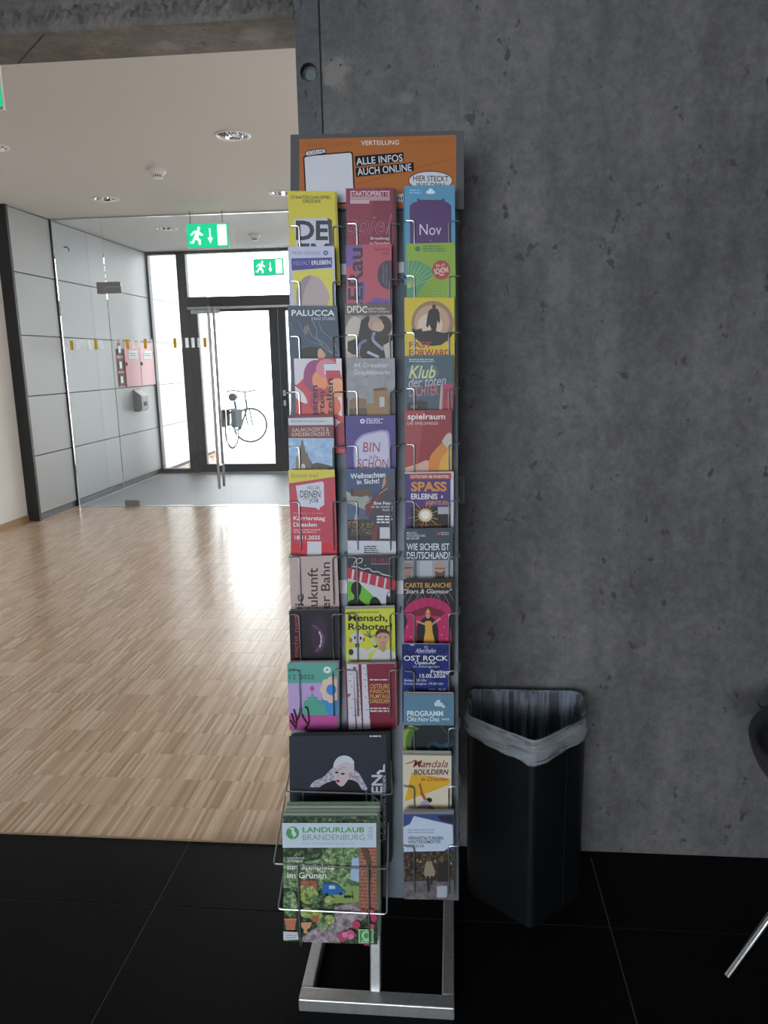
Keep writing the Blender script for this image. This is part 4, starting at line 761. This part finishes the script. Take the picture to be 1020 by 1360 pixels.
leaflet(L2(4), 'leaflet', 'violet leaflet with white glowing blob and red handwriting', 'leaflet', 'D', [(348, 48), (608, 45), (616, 540), (355, 542)], '#41357a', [
    ('e', 437, 76, 13, 13, '#c4c2d8'), ('e', 437, 76, 6, 4, '#41357a'), ('g', 456, 60, 552, 90, '#c4c2d8', 3), ('p', curve([(395, 345), (392, 210), (430, 150), (500, 128), (550, 122), (578, 150), (584, 345)]), '#8f88b4'), ('p', curve([(402, 345), (400, 215), (436, 160), (500, 138), (545, 132), (568, 158), (576, 345)]), '#b4b2cc'), ('t', 'BIN', 440, 186, 530, 236, '#8f3438', {'s': .1}), ('t', 'ich', 474, 250, 514, 272, '#8f3438'), ('t', 'SCHÖN', 412, 262, 572, 320, '#8f3438', {'s': .1})])
leaflet(L2(5), 'leaflet', 'Christmas leaflet with telescope figure over a night town and white foot', 'leaflet', 'D', [(350, 325), (606, 322), (612, 772), (362, 775)], '#324a72', [
    ('p', curve([(352, 440), (420, 470), (470, 470), (480, 560), (400, 520), (356, 500)]), '#8f948c'), ('p', [(356, 500), (470, 545), (470, 640), (356, 600)], '#4a5a7a'), ('p', [(392, 600), (400, 560), (408, 545), (416, 570), (425, 600)], '#a8a4a4'), ('p', [(358, 590), (610, 585), (612, 700), (360, 700)], '#2c3236'), ('r', 360, 595, 520, 632, 'print_town'), ('r', 380, 636, 520, 670, 'print_town'), ('p', [(545, 365), (600, 345), (607, 350), (612, 700), (510, 700), (500, 600), (465, 570), (455, 520), (480, 470), (530, 440)], '#3f3c48'), ('p', [(545, 365), (565, 345), (610, 345), (611, 430), (560, 440)], '#4a4a56'),
    ('p', [(376, 440), (384, 428), (480, 426), (484, 462), (386, 468), (378, 460)], '#5f453c'), ('e', 383, 447, 8, 19, '#3c2c28'), ('p', [(545, 380), (556, 362), (560, 395), (548, 420), (536, 430)], '#b0846a'), ('p', curve([(450, 520), (470, 490), (495, 500), (480, 560), (455, 570)]), '#6a3236'), ('l', [(480, 535), (525, 460)], 14, '#7a3038'), ('l', [(510, 620), (494, 700)], 18, '#7a3436'), ('l', [(485, 470), (470, 500), (440, 510)], 4, '#a89a7c'), ('l', [(525, 455), (565, 425)], 4, '#a89a7c'),
    ('t', 'Weihnachten', 374, 344, 557, 372, '#d6dce4', {'b': .04, 'ang': 3}), ('t', 'in Sicht!', 408, 376, 525, 402, '#d6dce4', {'b': .04, 'ang': 3}), ('t', 'Ihre Feier', 497, 494, 594, 511, '#d6dce4', {'b': .04}), ('t', 'mit der schönsten', 482, 515, 594, 527, '#c4cad2', B2), ('t', 'Aussicht', 540, 531, 594, 543, '#c4cad2', B2), ('g', 512, 565, 598, 610, '#c4cad2', 3), ('r', 528, 628, 580, 687, '#b9bdc4'), ('p', [(358, 697), (612, 700), (612, 780), (362, 780)], '#b9bdc8'), ('g', 446, 722, 526, 764, '#30343c', 4)])
leaflet(L2(6), 'leaflet', 'cinema leaflet with red striped awning and black heads on green', 'leaflet', 'E', [(355, 190), (608, 184), (612, 688), (362, 690)], '#2b2e36', [
    ('p', [(360, 305), (610, 375), (612, 470), (362, 470)], '#b4b9c4'), ('p', [(362, 318), (420, 330), (560, 460), (362, 470)], '#62a838'), ('p', [(358, 248), (611, 318), (611, 376), (360, 306)], '#a83240'), *[('p', [(386 + 42 * j, 258 + 11.6 * j), (396 + 42 * j, 261 + 11.6 * j), (388 + 42 * j, 313 + 11.6 * j), (378 + 42 * j, 310 + 11.6 * j)], '#b9bcc6') for j in range(5)],
    ('p', curve([(395, 395), (378, 370), (384, 335), (408, 322), (430, 340), (430, 375), (418, 410), (450, 440), (470, 470), (362, 470), (362, 430), (392, 415)]), '#131417'), ('p', curve([(470, 470), (478, 420), (500, 402), (525, 420), (545, 470)]), '#131417'), ('p', curve([(560, 470), (562, 400), (575, 376), (612, 372), (612, 470)]), '#131417'), ('e', 577, 390, 9, 11, '#b4b9c4'),
    ('l', curve([(415, 240), (398, 248), (392, 232), (412, 205), (435, 203), (432, 222), (412, 228)]), 4, '#ccd0d8'), ('e', 452, 239, 3, 3, '#ccd0d8'), ('l', curve([(380, 245), (410, 246), (440, 258), (470, 254), (490, 270), (520, 272), (540, 284), (592, 296)]), 5, '#ccd0d8'), ('t', '03.-10.12.', 482, 200, 590, 223, '#93363c', B4), ('r', 482, 229, 588, 232, '#9a9aa4')])
leaflet(L2(7), 'leaflet', 'yellow exhibition leaflet with a white robot and a boy', 'leaflet', 'E', [(347, 468), (605, 462), (614, 968), (358, 970)], '#b9bd3c', [
    ('g', 360, 479, 560, 487, '#5a5a30'), ('t', 'Mensch,', 363, 494, 568, 536, '#23251c', {'b': .05}), ('t', 'Roboter!', 363, 540, 592, 575, '#23251c', {'b': .05}), ('e', 410, 617, 35, 31, '#b4b8bc'), ('e', 376, 628, 9, 13, '#a0683c'), ('e', 444, 625, 6, 11, '#a0683c'), ('e', 398, 615, 5, 9, '#24262a'), ('e', 428, 618, 5, 9, '#24262a'), ('r', 400, 645, 420, 668, '#2a2c30'), ('p', curve([(372, 730), (372, 690), (390, 668), (440, 668), (468, 690), (470, 730)]), '#b6babc'), ('e', 378, 690, 13, 16, '#2f3236'), ('l', [(465, 690), (505, 665)], 16, '#b6babc'), ('e', 506, 658, 12, 9, '#2f3236'), ('l', [(505, 655), (490, 615)], 11, '#a9adb2'),
    *[('l', [(480, 615), q_], 5, '#4a4e54') for q_ in ((447, 595), (460, 580), (474, 575), (500, 600))], ('p', curve([(505, 615), (508, 585), (535, 568), (570, 578), (578, 610)]), '#352a28'), ('p', curve([(510, 600), (515, 640), (540, 665), (568, 640), (575, 595), (540, 585)]), '#b48c78'), ('p', curve([(512, 605), (520, 590), (560, 590), (576, 600), (572, 580), (535, 570)]), '#352a28'), ('p', [(525, 650), (560, 650), (566, 690), (520, 690)], '#a9836f'), ('p', curve([(480, 740), (500, 690), (525, 675), (545, 690), (570, 672), (606, 690), (610, 740)]), '#b9b8ba'), ('e', 528, 612, 4, 3, '#241c1a'), ('e', 556, 612, 4, 3, '#241c1a'), ('l', [(535, 640), (555, 638)], 3, '#8a4a44')], t=0.0015, copies=[(-2, -7, '#8a8a78'), (0, -12, '#9a9890')])
leaflet(L2(8), 'leaflet', 'maroon film festival booklet with white birch trunks', 'leaflet', 'G', [(345, 166), (605, 163), (612, 500), (358, 506)], '#76293a', [
    *[q_ for a, b_ in (((354, 388), (366, 402)), ((388, 415), (410, 436)), ((431, 458), (442, 479))) for q_ in (('p', [(a[0] if False else a[0] if isinstance(a, tuple) else a, 160), (a[1], 160), (b_[1], 508), (b_[0], 508)], '#bcbcc8'),)],
    *[('l', [(x, y), (x + w_, y + 1)], 3, '#3a343c') for x, y, w_ in ((362, 190, 9), (372, 215, 8), (366, 250, 12), (378, 280, 7), (370, 320, 8), (385, 345, 9), (378, 392, 6), (392, 430, 8), (396, 180, 9), (406, 210, 7), (400, 235, 12), (412, 270, 8), (415, 300, 8), (408, 330, 14), (425, 370, 8), (418, 400, 9), (430, 450, 6), (440, 185, 9), (452, 215, 6), (446, 245, 12), (450, 280, 8), (462, 300, 7), (450, 335, 9), (466, 360, 8), (456, 400, 12), (470, 440, 8))], *[('e', x, y, 7, 8, '#8a4a5c') for x, y in ((366, 325), (412, 358), (395, 185))],
    ('t', 'OSTEURO', 477, 266, 586, 290, '#c49c64', B4), ('t', 'PÄISCHE', 477, 290, 586, 314, '#c49c64', B4), ('t', 'FILMTAGE', 477, 319, 586, 341, '#c49c64', B4), ('t', 'DRESDEN', 477, 345, 586, 366, '#c49c64', B4), ('g', 475, 238, 590, 250, '#c9bcc2'), ('g', 478, 386, 590, 414, '#c9bcc2', 2)], t=0.002, copies=[(4, -5, '#8a8a86'), (12, -7, '#6a2434')])
# ------------------------------------------------------------------ column beside the concrete wall
L3 = lambda i: PK[(3, i)]
leaflet(L3(0), 'leaflet', 'light blue leaflet with purple plaque reading Nov', 'leaflet', 'B', [(657, 27), (918, 22), (923, 538), (662, 540)], '#4a8aac', [
    *[('e', x, y, a, b_, '#c9d6e0') for x, y, a, b_ in ((792, 50, 12, 10), (780, 60, 12, 8), (804, 60, 12, 8), (792, 63, 22, 6))], ('g', 683, 44, 745, 70, '#7ab0cc', 2), ('p', [(683, 132), (698, 116), (722, 108), (722, 94), (730, 92), (735, 100), (850, 100), (856, 92), (864, 94), (866, 108), (886, 116), (900, 132), (900, 360), (685, 360)], '#482860'), ('t', 'Nov', 735, 226, 848, 283, '#c9bcd6', {'b': -.005}), ('e', 792, 312, 2, 2, '#c9bcd6')], copies=[(-8, 4, '#3a6a88')])
leaflet(L3(1), 'leaflet', 'lime green leaflet with fan of rays and red round badge', 'leaflet', 'B', [(665, 328), (920, 322), (925, 838), (672, 840)], '#7fa036', [
    ('e', 725, 355, 14, 14, '#3a6e54'), ('g', 752, 336, 872, 372, '#4c743c', 3), ('p', curve([(668, 420), (720, 418), (770, 440), (805, 480), (760, 540), (700, 610), (668, 615)]), '#478a6a'), *[('l', [(672, 560), (672 + 150 * math.cos(a), 560 + 150 * math.sin(a))], 3, '#93b050') for a in [R(-88 + 9.5 * j) for j in range(8)]], *[('l', [(690 + 40 * math.cos(a), 570 + 40 * math.sin(a)), (690 + 165 * math.cos(a), 570 + 165 * math.sin(a))], 2.5, '#5f8a34') for a in [R(-25 + 7 * j) for j in range(12)]],
    ('e', 847, 465, 46, 50, '#a03434'), ('t', 'Bin ich', 820, 432, 868, 448, '#cfb9b0', {'ang': 10, 'b': .02}), ('t', 'SCHÖN!', 810, 448, 884, 484, '#d8cec8', {'ang': 10, 'b': .04}), ('g', 838, 486, 874, 498, '#cfb9b0')])
leaflet(L3(2), 'leaflet', 'yellow leaflet with silhouette of a walking man in a disc', 'leaflet', 'C', [(655, 20), (915, 20), (919, 530), (660, 532)], '#c2ae28', [
    ('e', 802, 155, 111, 118, '#8f7058'), ('e', 800, 150, 92, 92, '#b0917a'), ('e', 790, 165, 65, 62, '#c9b4a4'), ('p', [(694, 180), (740, 198), (800, 190), (860, 205), (911, 196), (905, 215), (880, 245), (845, 268), (800, 273), (755, 265), (715, 235), (698, 205)], '#221c1a'), ('p', [(700, 195), (745, 180), (750, 200), (700, 215)], '#221c1a'),
    ('e', 810, 68, 10, 12, '#1a1718'), ('p', [(795, 78), (828, 78), (838, 100), (842, 140), (835, 160), (830, 140), (826, 150), (822, 185), (815, 210), (800, 210), (796, 185), (785, 160), (778, 178), (768, 170), (775, 120), (782, 90)], '#1a1718'), ('t', 'FAST', 680, 251, 797, 283, '#99384a', {'b': .05}), ('t', 'FORWARD', 680, 290, 896, 326, '#99384a', {'b': .05})])
leaflet(L3(3), 'leaflet', 'slate blue leaflet with neon Klub lettering and pink books', 'leaflet', 'C', [(655, 325), (910, 320), (912, 830), (662, 832)], '#3c5262', [
    ('e', 750, 410, 85, 55, '#4c6470'), ('g', 680, 338, 832, 358, '#a8b4bc', 2), ('t', 'Klub', 678, 375, 818, 442, '#bcc48c', {'s': .3, 'b': .025}), ('t', 'der toten', 676, 432, 872, 482, '#a9b6c0', {'s': .35, 'ang': 4}), ('t', 'DICHTER', 678, 476, 828, 534, '#b86c70', {'s': .25, 'ang': 4, 'b': .01}), ('p', [(845, 478), (855, 472), (856, 610), (836, 610)], '#b09a8a'), ('p', [(856, 474), (906, 466), (908, 620), (850, 620)], '#a33a58'), ('t', 'TOTEN', 862, 500, 884, 606, '#5a1c30', {'rot': 90, 'b': .02}), ('p', [(670, 570), (740, 556), (775, 566), (775, 625), (672, 625)], '#27282a'), ('r', 690, 580, 720, 596, '#6a6048')])
leaflet(L3(4), 'leaflet', 'red games fair leaflet with white title and orange swirl', 'leaflet', 'D', [(657, 20), (903, 17), (903, 540), (662, 542)], '#85282c', [
    ('p', [(657, 18), (760, 18), (720, 345), (660, 345)], '#923a42'), ('p', curve([(660, 318), (720, 300), (770, 280), (800, 300), (780, 345), (660, 345)]), '#c09a88'), ('p', curve([(780, 345), (790, 260), (850, 190), (900, 140), (905, 345)]), '#c07a30'), ('p', curve([(830, 345), (850, 270), (905, 220), (905, 345)]), '#c99a40'), ('p', curve([(850, 180), (880, 140), (905, 150), (905, 210), (880, 220)]), '#b0aaa4'), ('t', 'spielraum', 672, 36, 868, 76, '#dcd4d6', {'b': .03}), ('t', 'DIE SPIELEMESSE', 670, 80, 832, 95, '#cbb4b6')])
leaflet(L3(5), 'leaflet', 'purple voucher leaflet with sparkler photo and orange SPASS title', 'leaflet', 'D', [(657, 342), (912, 338), (912, 835), (662, 837)], '#422d6c', [
    ('p', [(657, 340), (914, 336), (914, 346), (657, 350)], '#b4a8b8'), ('r', 896, 346, 914, 660, '#b9b8c4'), ('r', 682, 350, 900, 378, '#94423c'), ('t', 'GUTSCHEIN IM INNENTEIL!', 688, 357, 890, 373, '#d8c4bc', B2), ('t', 'SPASS', 690, 391, 876, 442, '#c0823c', {'b': .07}), ('t', 'ERLEBNIS', 690, 453, 828, 483, '#cdcbd8', {'b': .05}), ('t', '&', 846, 462, 858, 476, '#cdcbd8', B4), ('t', 'ABENTEUER', 765, 490, 884, 512, '#b07a44', {'b': .05}), ('r', 688, 522, 896, 660, '#211a18'), ('r', 830, 522, 894, 560, '#9a9ca8'), *[('l', [(765, 565), (765 + (45 + 22 * (j % 3)) * math.cos(j * .37), 565 + (42 + 20 * (j % 3)) * math.sin(j * .37))], 3, '#b08a5c') for j in range(17)], ('e', 765, 565, 36, 34, '#c9a884'), ('e', 765, 563, 24, 22, '#e6dcd4'), ('g', 700, 610, 870, 632, '#6a4a34', 2)])
leaflet(L3(6), 'leaflet', 'slate museum leaflet with white capital title and bald man portrait', 'leaflet', 'E', [(653, 47), (908, 43), (912, 538), (660, 540)], '#36414e', [
    ('t', 'MILITÄR-', 667, 62, 725, 76, '#b4bcc4', B2), ('t', 'HISTORISCHES', 667, 78, 765, 90, '#b4bcc4', B2), ('t', 'MUSEUM', 667, 92, 731, 104, '#b4bcc4', B2), ('r', 826, 66, 842, 80, '#b0503c'), ('g', 846, 64, 890, 82, '#9aa4ac', 2), ('t', 'WIE SICHER IST', 668, 124, 890, 160, '#cbd1d8', B4), ('t', 'DEUTSCHLAND?', 668, 168, 893, 205, '#cbd1d8', B4), ('p', [(654, 214), (910, 210), (911, 330), (656, 330)], '#8a929c'), ('r', 700, 214, 720, 330, '#5f666c'), ('r', 735, 214, 800, 330, '#a2aab2'), ('p', [(800, 330), (812, 302), (840, 295), (868, 302), (880, 330)], '#24282c'), ('e', 840, 262, 29, 42, '#a88470'), ('p', curve([(814, 265), (820, 300), (840, 306), (862, 300), (867, 265), (850, 275), (830, 275)]), '#5a463c'), ('l', [(815, 254), (866, 254)], 4, '#1c1c1e'), ('p', [(655, 225), (690, 222), (698, 260), (690, 300), (656, 305)], '#8f786c'), ('l', [(655, 252), (696, 250)], 5, '#2c2624')])
leaflet(L3(7), 'leaflet', 'black variety show leaflet with dancer in a pink seashell', 'leaflet', 'E', [(650, 310), (912, 308), (914, 812), (655, 815)], '#1f1a20', [
    *[('l', curve([(778, 470), (778 + 60 * s_ * j, 380 - 6 * j), (778 + 112 * s_ * j ** .6, 430 + 10 * j)]), 1.6, '#8f8a94') for j in (.5, 1, 1.5) for s_ in (-1, 1)], ('p', curve([(655, 480), (668, 450), (700, 425), (740, 412), (778, 408), (820, 412), (860, 428), (890, 452), (898, 490), (880, 520), (898, 580), (895, 660), (840, 660), (830, 560), (800, 510), (760, 510), (720, 560), (716, 660), (660, 660), (656, 580), (672, 530)]), '#a8265c'), *[('l', [(778 + 30 * j, 500), (778 + 44 * j, 415)], 3, '#7a1a44') for j in (-2, -1, 0, 1, 2)], ('p', [(690, 480), (778, 448), (870, 480), (850, 505), (800, 500), (778, 470), (750, 500), (705, 505)], '#6a1c34'),
    ('l', [(720, 530), (765, 545), (800, 545), (842, 515)], 10, '#b08a74'), ('e', 778, 500, 11, 15, '#b08a74'), ('p', [(764, 485), (778, 462), (792, 485)], '#b9a04a'), ('p', curve([(762, 530), (795, 530), (802, 580), (812, 660), (758, 660), (764, 580)]), '#c0963a'), *[('e', x, y, 2.5, 2.5, '#d0b8c8') for x, y in ((672, 560), (690, 610), (700, 640), (862, 560), (850, 600), (876, 620))], ('t', 'CARTE BLANCHE', 658, 328, 900, 354, '#bd9246', B4), ('t', '"Stars & Glamour"', 655, 360, 903, 384, '#c9c4cc', {'s': .2, 'b': .01})])
leaflet(L3(8), 'leaflet', 'deep blue open-air rock concert flyer with white serif lettering', 'leaflet', 'G', [(643, 60), (888, 62), (886, 470), (645, 470)], 'print_blue_night', [
    ('e', 768, 77, 9, 7, '#a8b0c8'), ('e', 768, 77, 6, 4, '#1c2450'), ('p', [(680, 60), (710, 60), (704, 68), (690, 67)], '#b9c0d4'), ('t', 'Alberthafen', 713, 83, 820, 104, '#b4bcd0', {'s': .3, 'b': .02}), ('g', 722, 104, 816, 110, '#6a749a'), ('t', 'OST ROCK', 652, 120, 882, 147, '#ced4de', B4), ('t', 'Open-Air', 709, 148, 822, 171, '#ced4de', B4), ('t', 'im Albertgarten', 702, 170, 838, 187, '#aeb6ca'), ('t', 'Freitag', 793, 194, 886, 219, '#ced4de', B4), ('t', '15.05.2026', 735, 215, 869, 235, '#ced4de', B4), ('t', 'Einlass: 18 Uhr', 655, 241, 773, 255, '#b4bcd0', B2), ('t', 'Konzertbeginn: 19:30 Uhr', 655, 260, 860, 275, '#b4bcd0', B2), ('t', 'VVK: 48,00', 782, 290, 872, 304, '#b4bcd0'), ('g', 665, 296, 715, 305, '#7a84a8')], copies=[(4, -2, '#8a8c94')])
leaflet(L3(9), 'leaflet', 'grey-blue programme booklet with green and black picture below', 'leaflet', 'G', [(655, 324), (913, 327), (912, 706), (650, 706)], '#557a92', [
    ('p', [(812, 376), (812, 362), (822, 362), (822, 353), (842, 350), (842, 365), (856, 367), (856, 378), (866, 378), (866, 394), (852, 392), (852, 386), (812, 384)], '#b4c8d6'), ('l', [(848, 360), (880, 360)], 2, '#36586e'), ('l', [(860, 368), (890, 368)], 2, '#36586e'), ('l', [(866, 378), (884, 378)], 2, '#36586e'), ('t', 'PROGRAMM', 670, 407, 857, 436, '#c6d4de', {'b': .05}), ('t', 'Okt·Nov·Dez', 670, 438, 838, 463, '#c6d4de', B4), ('t', '2025', 848, 446, 890, 456, '#c6d4de', B4), ('p', [(650, 482), (912, 484), (912, 640), (650, 640)], '#26292c'), ('e', 715, 570, 78, 96, '#7f9a40'), ('e', 728, 575, 66, 92, '#4c6a34'), ('p', [(650, 440), (912, 440), (912, 482), (650, 480)], '#557a92'), ('t', 'Okt·Nov·Dez', 670, 438, 838, 463, '#c6d4de', B4), ('t', '2025', 848, 446, 890, 456, '#c6d4de', B4), ('e', 752, 585, 62, 90, '#26292c'), ('p', [(690, 483), (860, 484), (850, 500), (810, 520), (740, 500)], '#26292c'), ('l', curve([(790, 612), (788, 590), (815, 582), (850, 596), (915, 570)]), 26, '#3c5f74'), ('l', curve([(790, 605), (800, 590), (830, 600)]), 9, '#22262a'), ('l', [(845, 484), (880, 530)], 2, '#6a7a6a')], copies=[(2, -7, '#6a6a6c'), (-2, -11, '#8a8a88')])
leaflet(L3(10), 'leaflet', 'cream bouldering flyer with yellow field and a climber', 'leaflet', 'I', [(648, 168), (900, 172), (903, 650), (650, 652)], '#c2baa6', [
    ('p', [(692, 262), (896, 292), (888, 322), (760, 372), (658, 408)], '#c49c34'), ('l', curve([(665, 212), (690, 205), (712, 196), (708, 222), (735, 200), (740, 224), (775, 212), (790, 222)]), 5, '#74362e'), ('t', 'Mandala', 700, 194, 882, 232, '#74362e', {'s': .35, 'b': .005}), ('t', 'BOULDERN', 703, 242, 886, 270, '#57283a', {'s': .2, 'b': .05}), ('t', 'in Dresden', 742, 281, 881, 303, '#a54c26', {'s': .2, 'b': .03}), ('l', [(736, 318), (745, 360), (765, 400)], 11, '#94583a'), ('l', [(745, 365), (762, 395)], 16, '#94583a'), ('e', 785, 402, 15, 13, '#241e1e'), ('p', curve([(730, 445), (738, 418), (765, 402), (785, 415), (775, 445)]), '#958eac'), ('p', [(785, 425), (810, 440), (812, 450), (770, 450)], '#8a5c40')], copies=[(1, -10, '#77756e'), (-3, -20, '#8a8880')])
leaflet(L3(11), 'leaflet', 'university events booklet with white angular field over a crowd photo', 'leaflet', 'J', [(676, 114), (918, 114), (920, 528), (682, 525)], '#39497c', [
    ('r', 670, 290, 925, 535, 'print_crowd'), ('p', [(680, 440), (925, 430), (925, 535), (680, 535)], 'print_ground'), ('p', [(838, 122), (918, 118), (918, 160), (860, 145)], '#252c3c'), ('p', [(728, 122), (760, 130), (915, 166), (918, 262), (872, 292), (678, 296), (675, 176), (708, 162)], '#b0bed2'), ('g', 697, 184, 864, 208, '#8f9cac', 2), ('t', 'VERANSTALTUNGEN', 698, 221, 869, 238, '#262c34', B4), ('t', 'WINTERSEMESTER', 698, 240, 858, 255, '#3a424c', B2), ('t', '2025/26', 702, 259, 777, 273, '#3a424c', B2),
    ('p', curve([(775, 400), (785, 350), (800, 330), (815, 350), (830, 400), (815, 420), (785, 420)]), '#8a7f6c'), ('e', 800, 332, 9, 12, '#5a463a'), ('l', [(795, 415), (800, 485)], 14, '#2a2a32'), ('l', [(815, 415), (812, 450)], 12, '#2a2a32'), ('p', curve([(840, 440), (845, 360), (860, 335), (885, 350), (895, 440)]), '#2f2a2c'), ('e', 862, 335, 9, 12, '#6a564a'), ('p', [(838, 462), (888, 458), (886, 515), (840, 516)], '#9aa4ae'), *[('e', x, y, 4, 5, '#b0a890') for x, y in ((745, 335), (760, 342), (830, 340), (900, 340), (908, 350))]], copies=[(0, -10, '#7a7a78'), (4, -18, '#66645f')])
# ------------------------------------------------------------------ large magazines
leaflet(BIG1, 'magazine', 'black theatre magazine with pale bald performer in white fur', 'magazine', 'I', [(55, 70), (562, 62), (570, 740), (62, 742)], '#272c38', [
    ('p', curve([(160, 335), (185, 305), (235, 280), (270, 245), (300, 225), (360, 235), (410, 255), (440, 300), (462, 345), (430, 345), (390, 300), (300, 300), (230, 335)]), 'print_fur'), ('p', curve([(190, 420), (210, 340), (290, 300), (390, 300), (430, 340), (470, 420)]), '#1c1b20'), ('p', curve([(284, 235), (290, 205), (312, 178), (345, 170), (378, 182), (393, 215), (392, 255), (380, 280), (366, 292), (340, 325), (322, 330), (300, 310), (288, 275)]), '#b4aab2'), ('p', curve([(286, 228), (300, 190), (340, 170), (380, 184), (393, 212), (350, 205), (310, 222), (300, 240)]), '#b9bcc8'), ('p', [(366, 262), (384, 255), (386, 280), (368, 290)], '#a8887c'),
    ('e', 303, 258, 10, 5, '#241c20'), ('e', 335, 265, 11, 5, '#241c20'), ('l', curve([(290, 235), (305, 248), (318, 240)]), 2, '#5a4c54'), ('l', curve([(322, 245), (335, 232), (350, 235)]), 2, '#5a4c54'), ('p', curve([(296, 300), (308, 296), (322, 302), (310, 312)]), '#8a2630'), ('l', [(313, 265), (310, 288)], 2, '#8f858c'), ('g', 475, 62, 552, 76, '#c4c6cc'), ('t', 'HORIZEN', 484, 270, 541, 620, '#b4b7c0', {'rot': 90, 'b': .05}), ('p', [(508, 262), (524, 270), (530, 256), (554, 254), (554, 214), (546, 218), (544, 246), (526, 244), (514, 256)], '#bcc0c8'), ('t', 'STAATSSCHAUSPIEL DRESDEN', 543, 275, 558, 610, '#a9adb6', {'rot': 90, 'b': .02})], t=0.0022, copies=[(10, -6, '#1a1b1f'), (18, -10, '#202126')], group='large magazines', paper=mat('dark_edge', (0.05, 0.05, 0.055), 0.5))
K2 = [('p', [(93, 124), (547, 124), (548, 152), (93, 152)], 'print_foliage_dark'), ('r', 90, 268, 560, 480, 'print_foliage'), ('p', [(95, 268), (300, 268), (280, 330), (190, 345), (95, 320)], 'print_foliage_dark'), ('p', [(428, 330), (466, 320), (466, 445), (420, 430)], '#93aec8'), ('r', 90, 470, 560, 750, 'print_foliage_dark'), ('p', [(300, 470), (466, 460), (466, 540), (330, 545)], '#7d9458'), ('p', curve([(345, 560), (466, 545), (500, 600), (440, 650), (380, 690), (350, 745), (180, 745), (200, 700), (260, 660), (340, 610)]), 'print_path'),
    ('r', 462, 272, 560, 575, 'print_brick'), *[('l', [(464, 285 + 17 * j), (550, 287 + 17 * j)], 2, '#a89488') for j in range(17)], *[('l', [(480 + 24 * (j % 3) + 8 * (j % 2), 286 + 17 * j), (480 + 24 * (j % 3) + 8 * (j % 2), 302 + 17 * j)], 2, '#a89488') for j in range(16)], ('p', [(470, 272), (500, 272), (520, 330), (522, 420), (500, 420), (498, 340)], '#5a4438'), ('p', curve([(284, 470), (290, 450), (310, 445), (350, 447), (372, 468), (392, 480), (390, 496), (330, 500), (284, 494)]), '#2c64a0'), ('p', [(318, 455), (345, 455), (350, 470), (318, 472)], '#a8bcc8'), ('e', 308, 497, 8, 7, '#22262a'), ('e', 374, 495, 8, 7, '#22262a'), ('g', 390, 500, 440, 520, '#2c3428', 1),
    ('r', 175, 430, 262, 470, 'print_brick'), ('e', 220, 500, 48, 44, 'print_bush'), ('e', 190, 480, 22, 26, 'print_bush'), ('e', 252, 520, 24, 20, 'print_foliage'), ('e', 130, 540, 35, 60, 'print_foliage'), ('e', 295, 632, 38, 36, 'print_foliage'), ('e', 322, 618, 24, 24, 'print_bush'), ('e', 212, 585, 34, 26, 'print_bush'), ('e', 255, 596, 32, 30, 'print_bush'), ('e', 320, 525, 25, 22, 'print_bush'), ('p', [(104, 615), (160, 615), (154, 668), (112, 668)], '#a86a50'), ('r', 102, 612, 162, 622, '#b87a5e'), ('p', [(180, 632), (236, 630), (228, 655), (212, 665), (216, 684), (196, 684), (198, 665), (186, 655)], '#c08c70'), ('p', [(236, 600), (272, 596), (268, 628), (240, 630)], '#a05a44'), ('l', [(430, 480), (432, 520)], 3, '#2c3428'),
    *[('e', x, y, a, a, c) for x, y, a, c in ((385, 700, 24, '#a8446a'), (420, 690, 24, '#b4527a'), (450, 642, 20, '#a83c60'), (395, 690, 14, '#c47a98'), (425, 700, 12, '#c47a98'), (520, 585, 18, '#b04a6c'), (535, 610, 16, '#a83c60'), (525, 650, 14, '#b04a6c'), (480, 580, 12, '#a83c60'), (500, 730, 16, '#8a3050'))],
    ('p', [(93, 150), (547, 150), (547, 268), (95, 270)], '#b4c2d0'), ('e', 143, 198, 31, 31, '#4a8f50'), ('p', curve([(122, 178), (138, 172), (150, 176), (152, 190), (160, 200), (158, 214), (146, 212), (138, 200), (140, 182)]), '#b9cbd2'), ('l', [(148, 212), (146, 226)], 3, '#b9cbd2'), ('t', 'LANDURLAUB', 192, 170, 489, 196, '#4a8f50', {'b': .04}), ('t', 'BRANDENBURG', 192, 205, 491, 233, '#74908e'), ('t', 'Reise- und Freizeitideen auf dem Lande', 192, 241, 440, 254, '#94a4ae'), ('t', '2026', 505, 167, 528, 232, '#8a9ca4', {'rot': 90}), ('t', 'LANDURLAUB', 118, 314, 200, 324, '#c4ccd0', B2), ('t', 'BRANDENBURG', 118, 327, 192, 337, '#c4ccd0', B2), ('t', 'Ein Stellplatz', 118, 348, 346, 381, '#d6dce0', B4), ('t', 'im Grünen', 118, 387, 306, 416, '#d6dce0', B4),
    ('p', [(98, 672), (168, 676), (172, 712), (98, 714)], '#b9bec8'), ('l', curve([(110, 695), (130, 690), (150, 694), (165, 686)]), 2, '#8a3a44'), ('l', [(110, 704), (160, 702)], 2, '#4a5a7a'), ('r', 462, 662, 533, 728, '#b4ccb4'), ('r', 466, 666, 529, 724, '#3f9448'), ('e', 498, 692, 20, 22, '#b4ccb4'), ('e', 498, 692, 12, 15, '#3f9448'), ('r', 476, 714, 520, 719, '#b4ccb4')]
mg = leaflet(BIG2, 'magazine', 'garden travel magazine with white title band at the front of the stand', 'magazine', 'J', [(93, 125), (547, 125), (551, 744), (99, 728)], 'print_foliage_dark', K2, t=0.0030, copies=[(5, -13, '#7c877e'), (9, -27, '#6c7a6a'), (12, -40, '#808c80'), (15, -53, '#5c6c56')], group='large magazines', paper=mat('mag_edge', lin('#8f9c94'), 0.5))
flush_text()
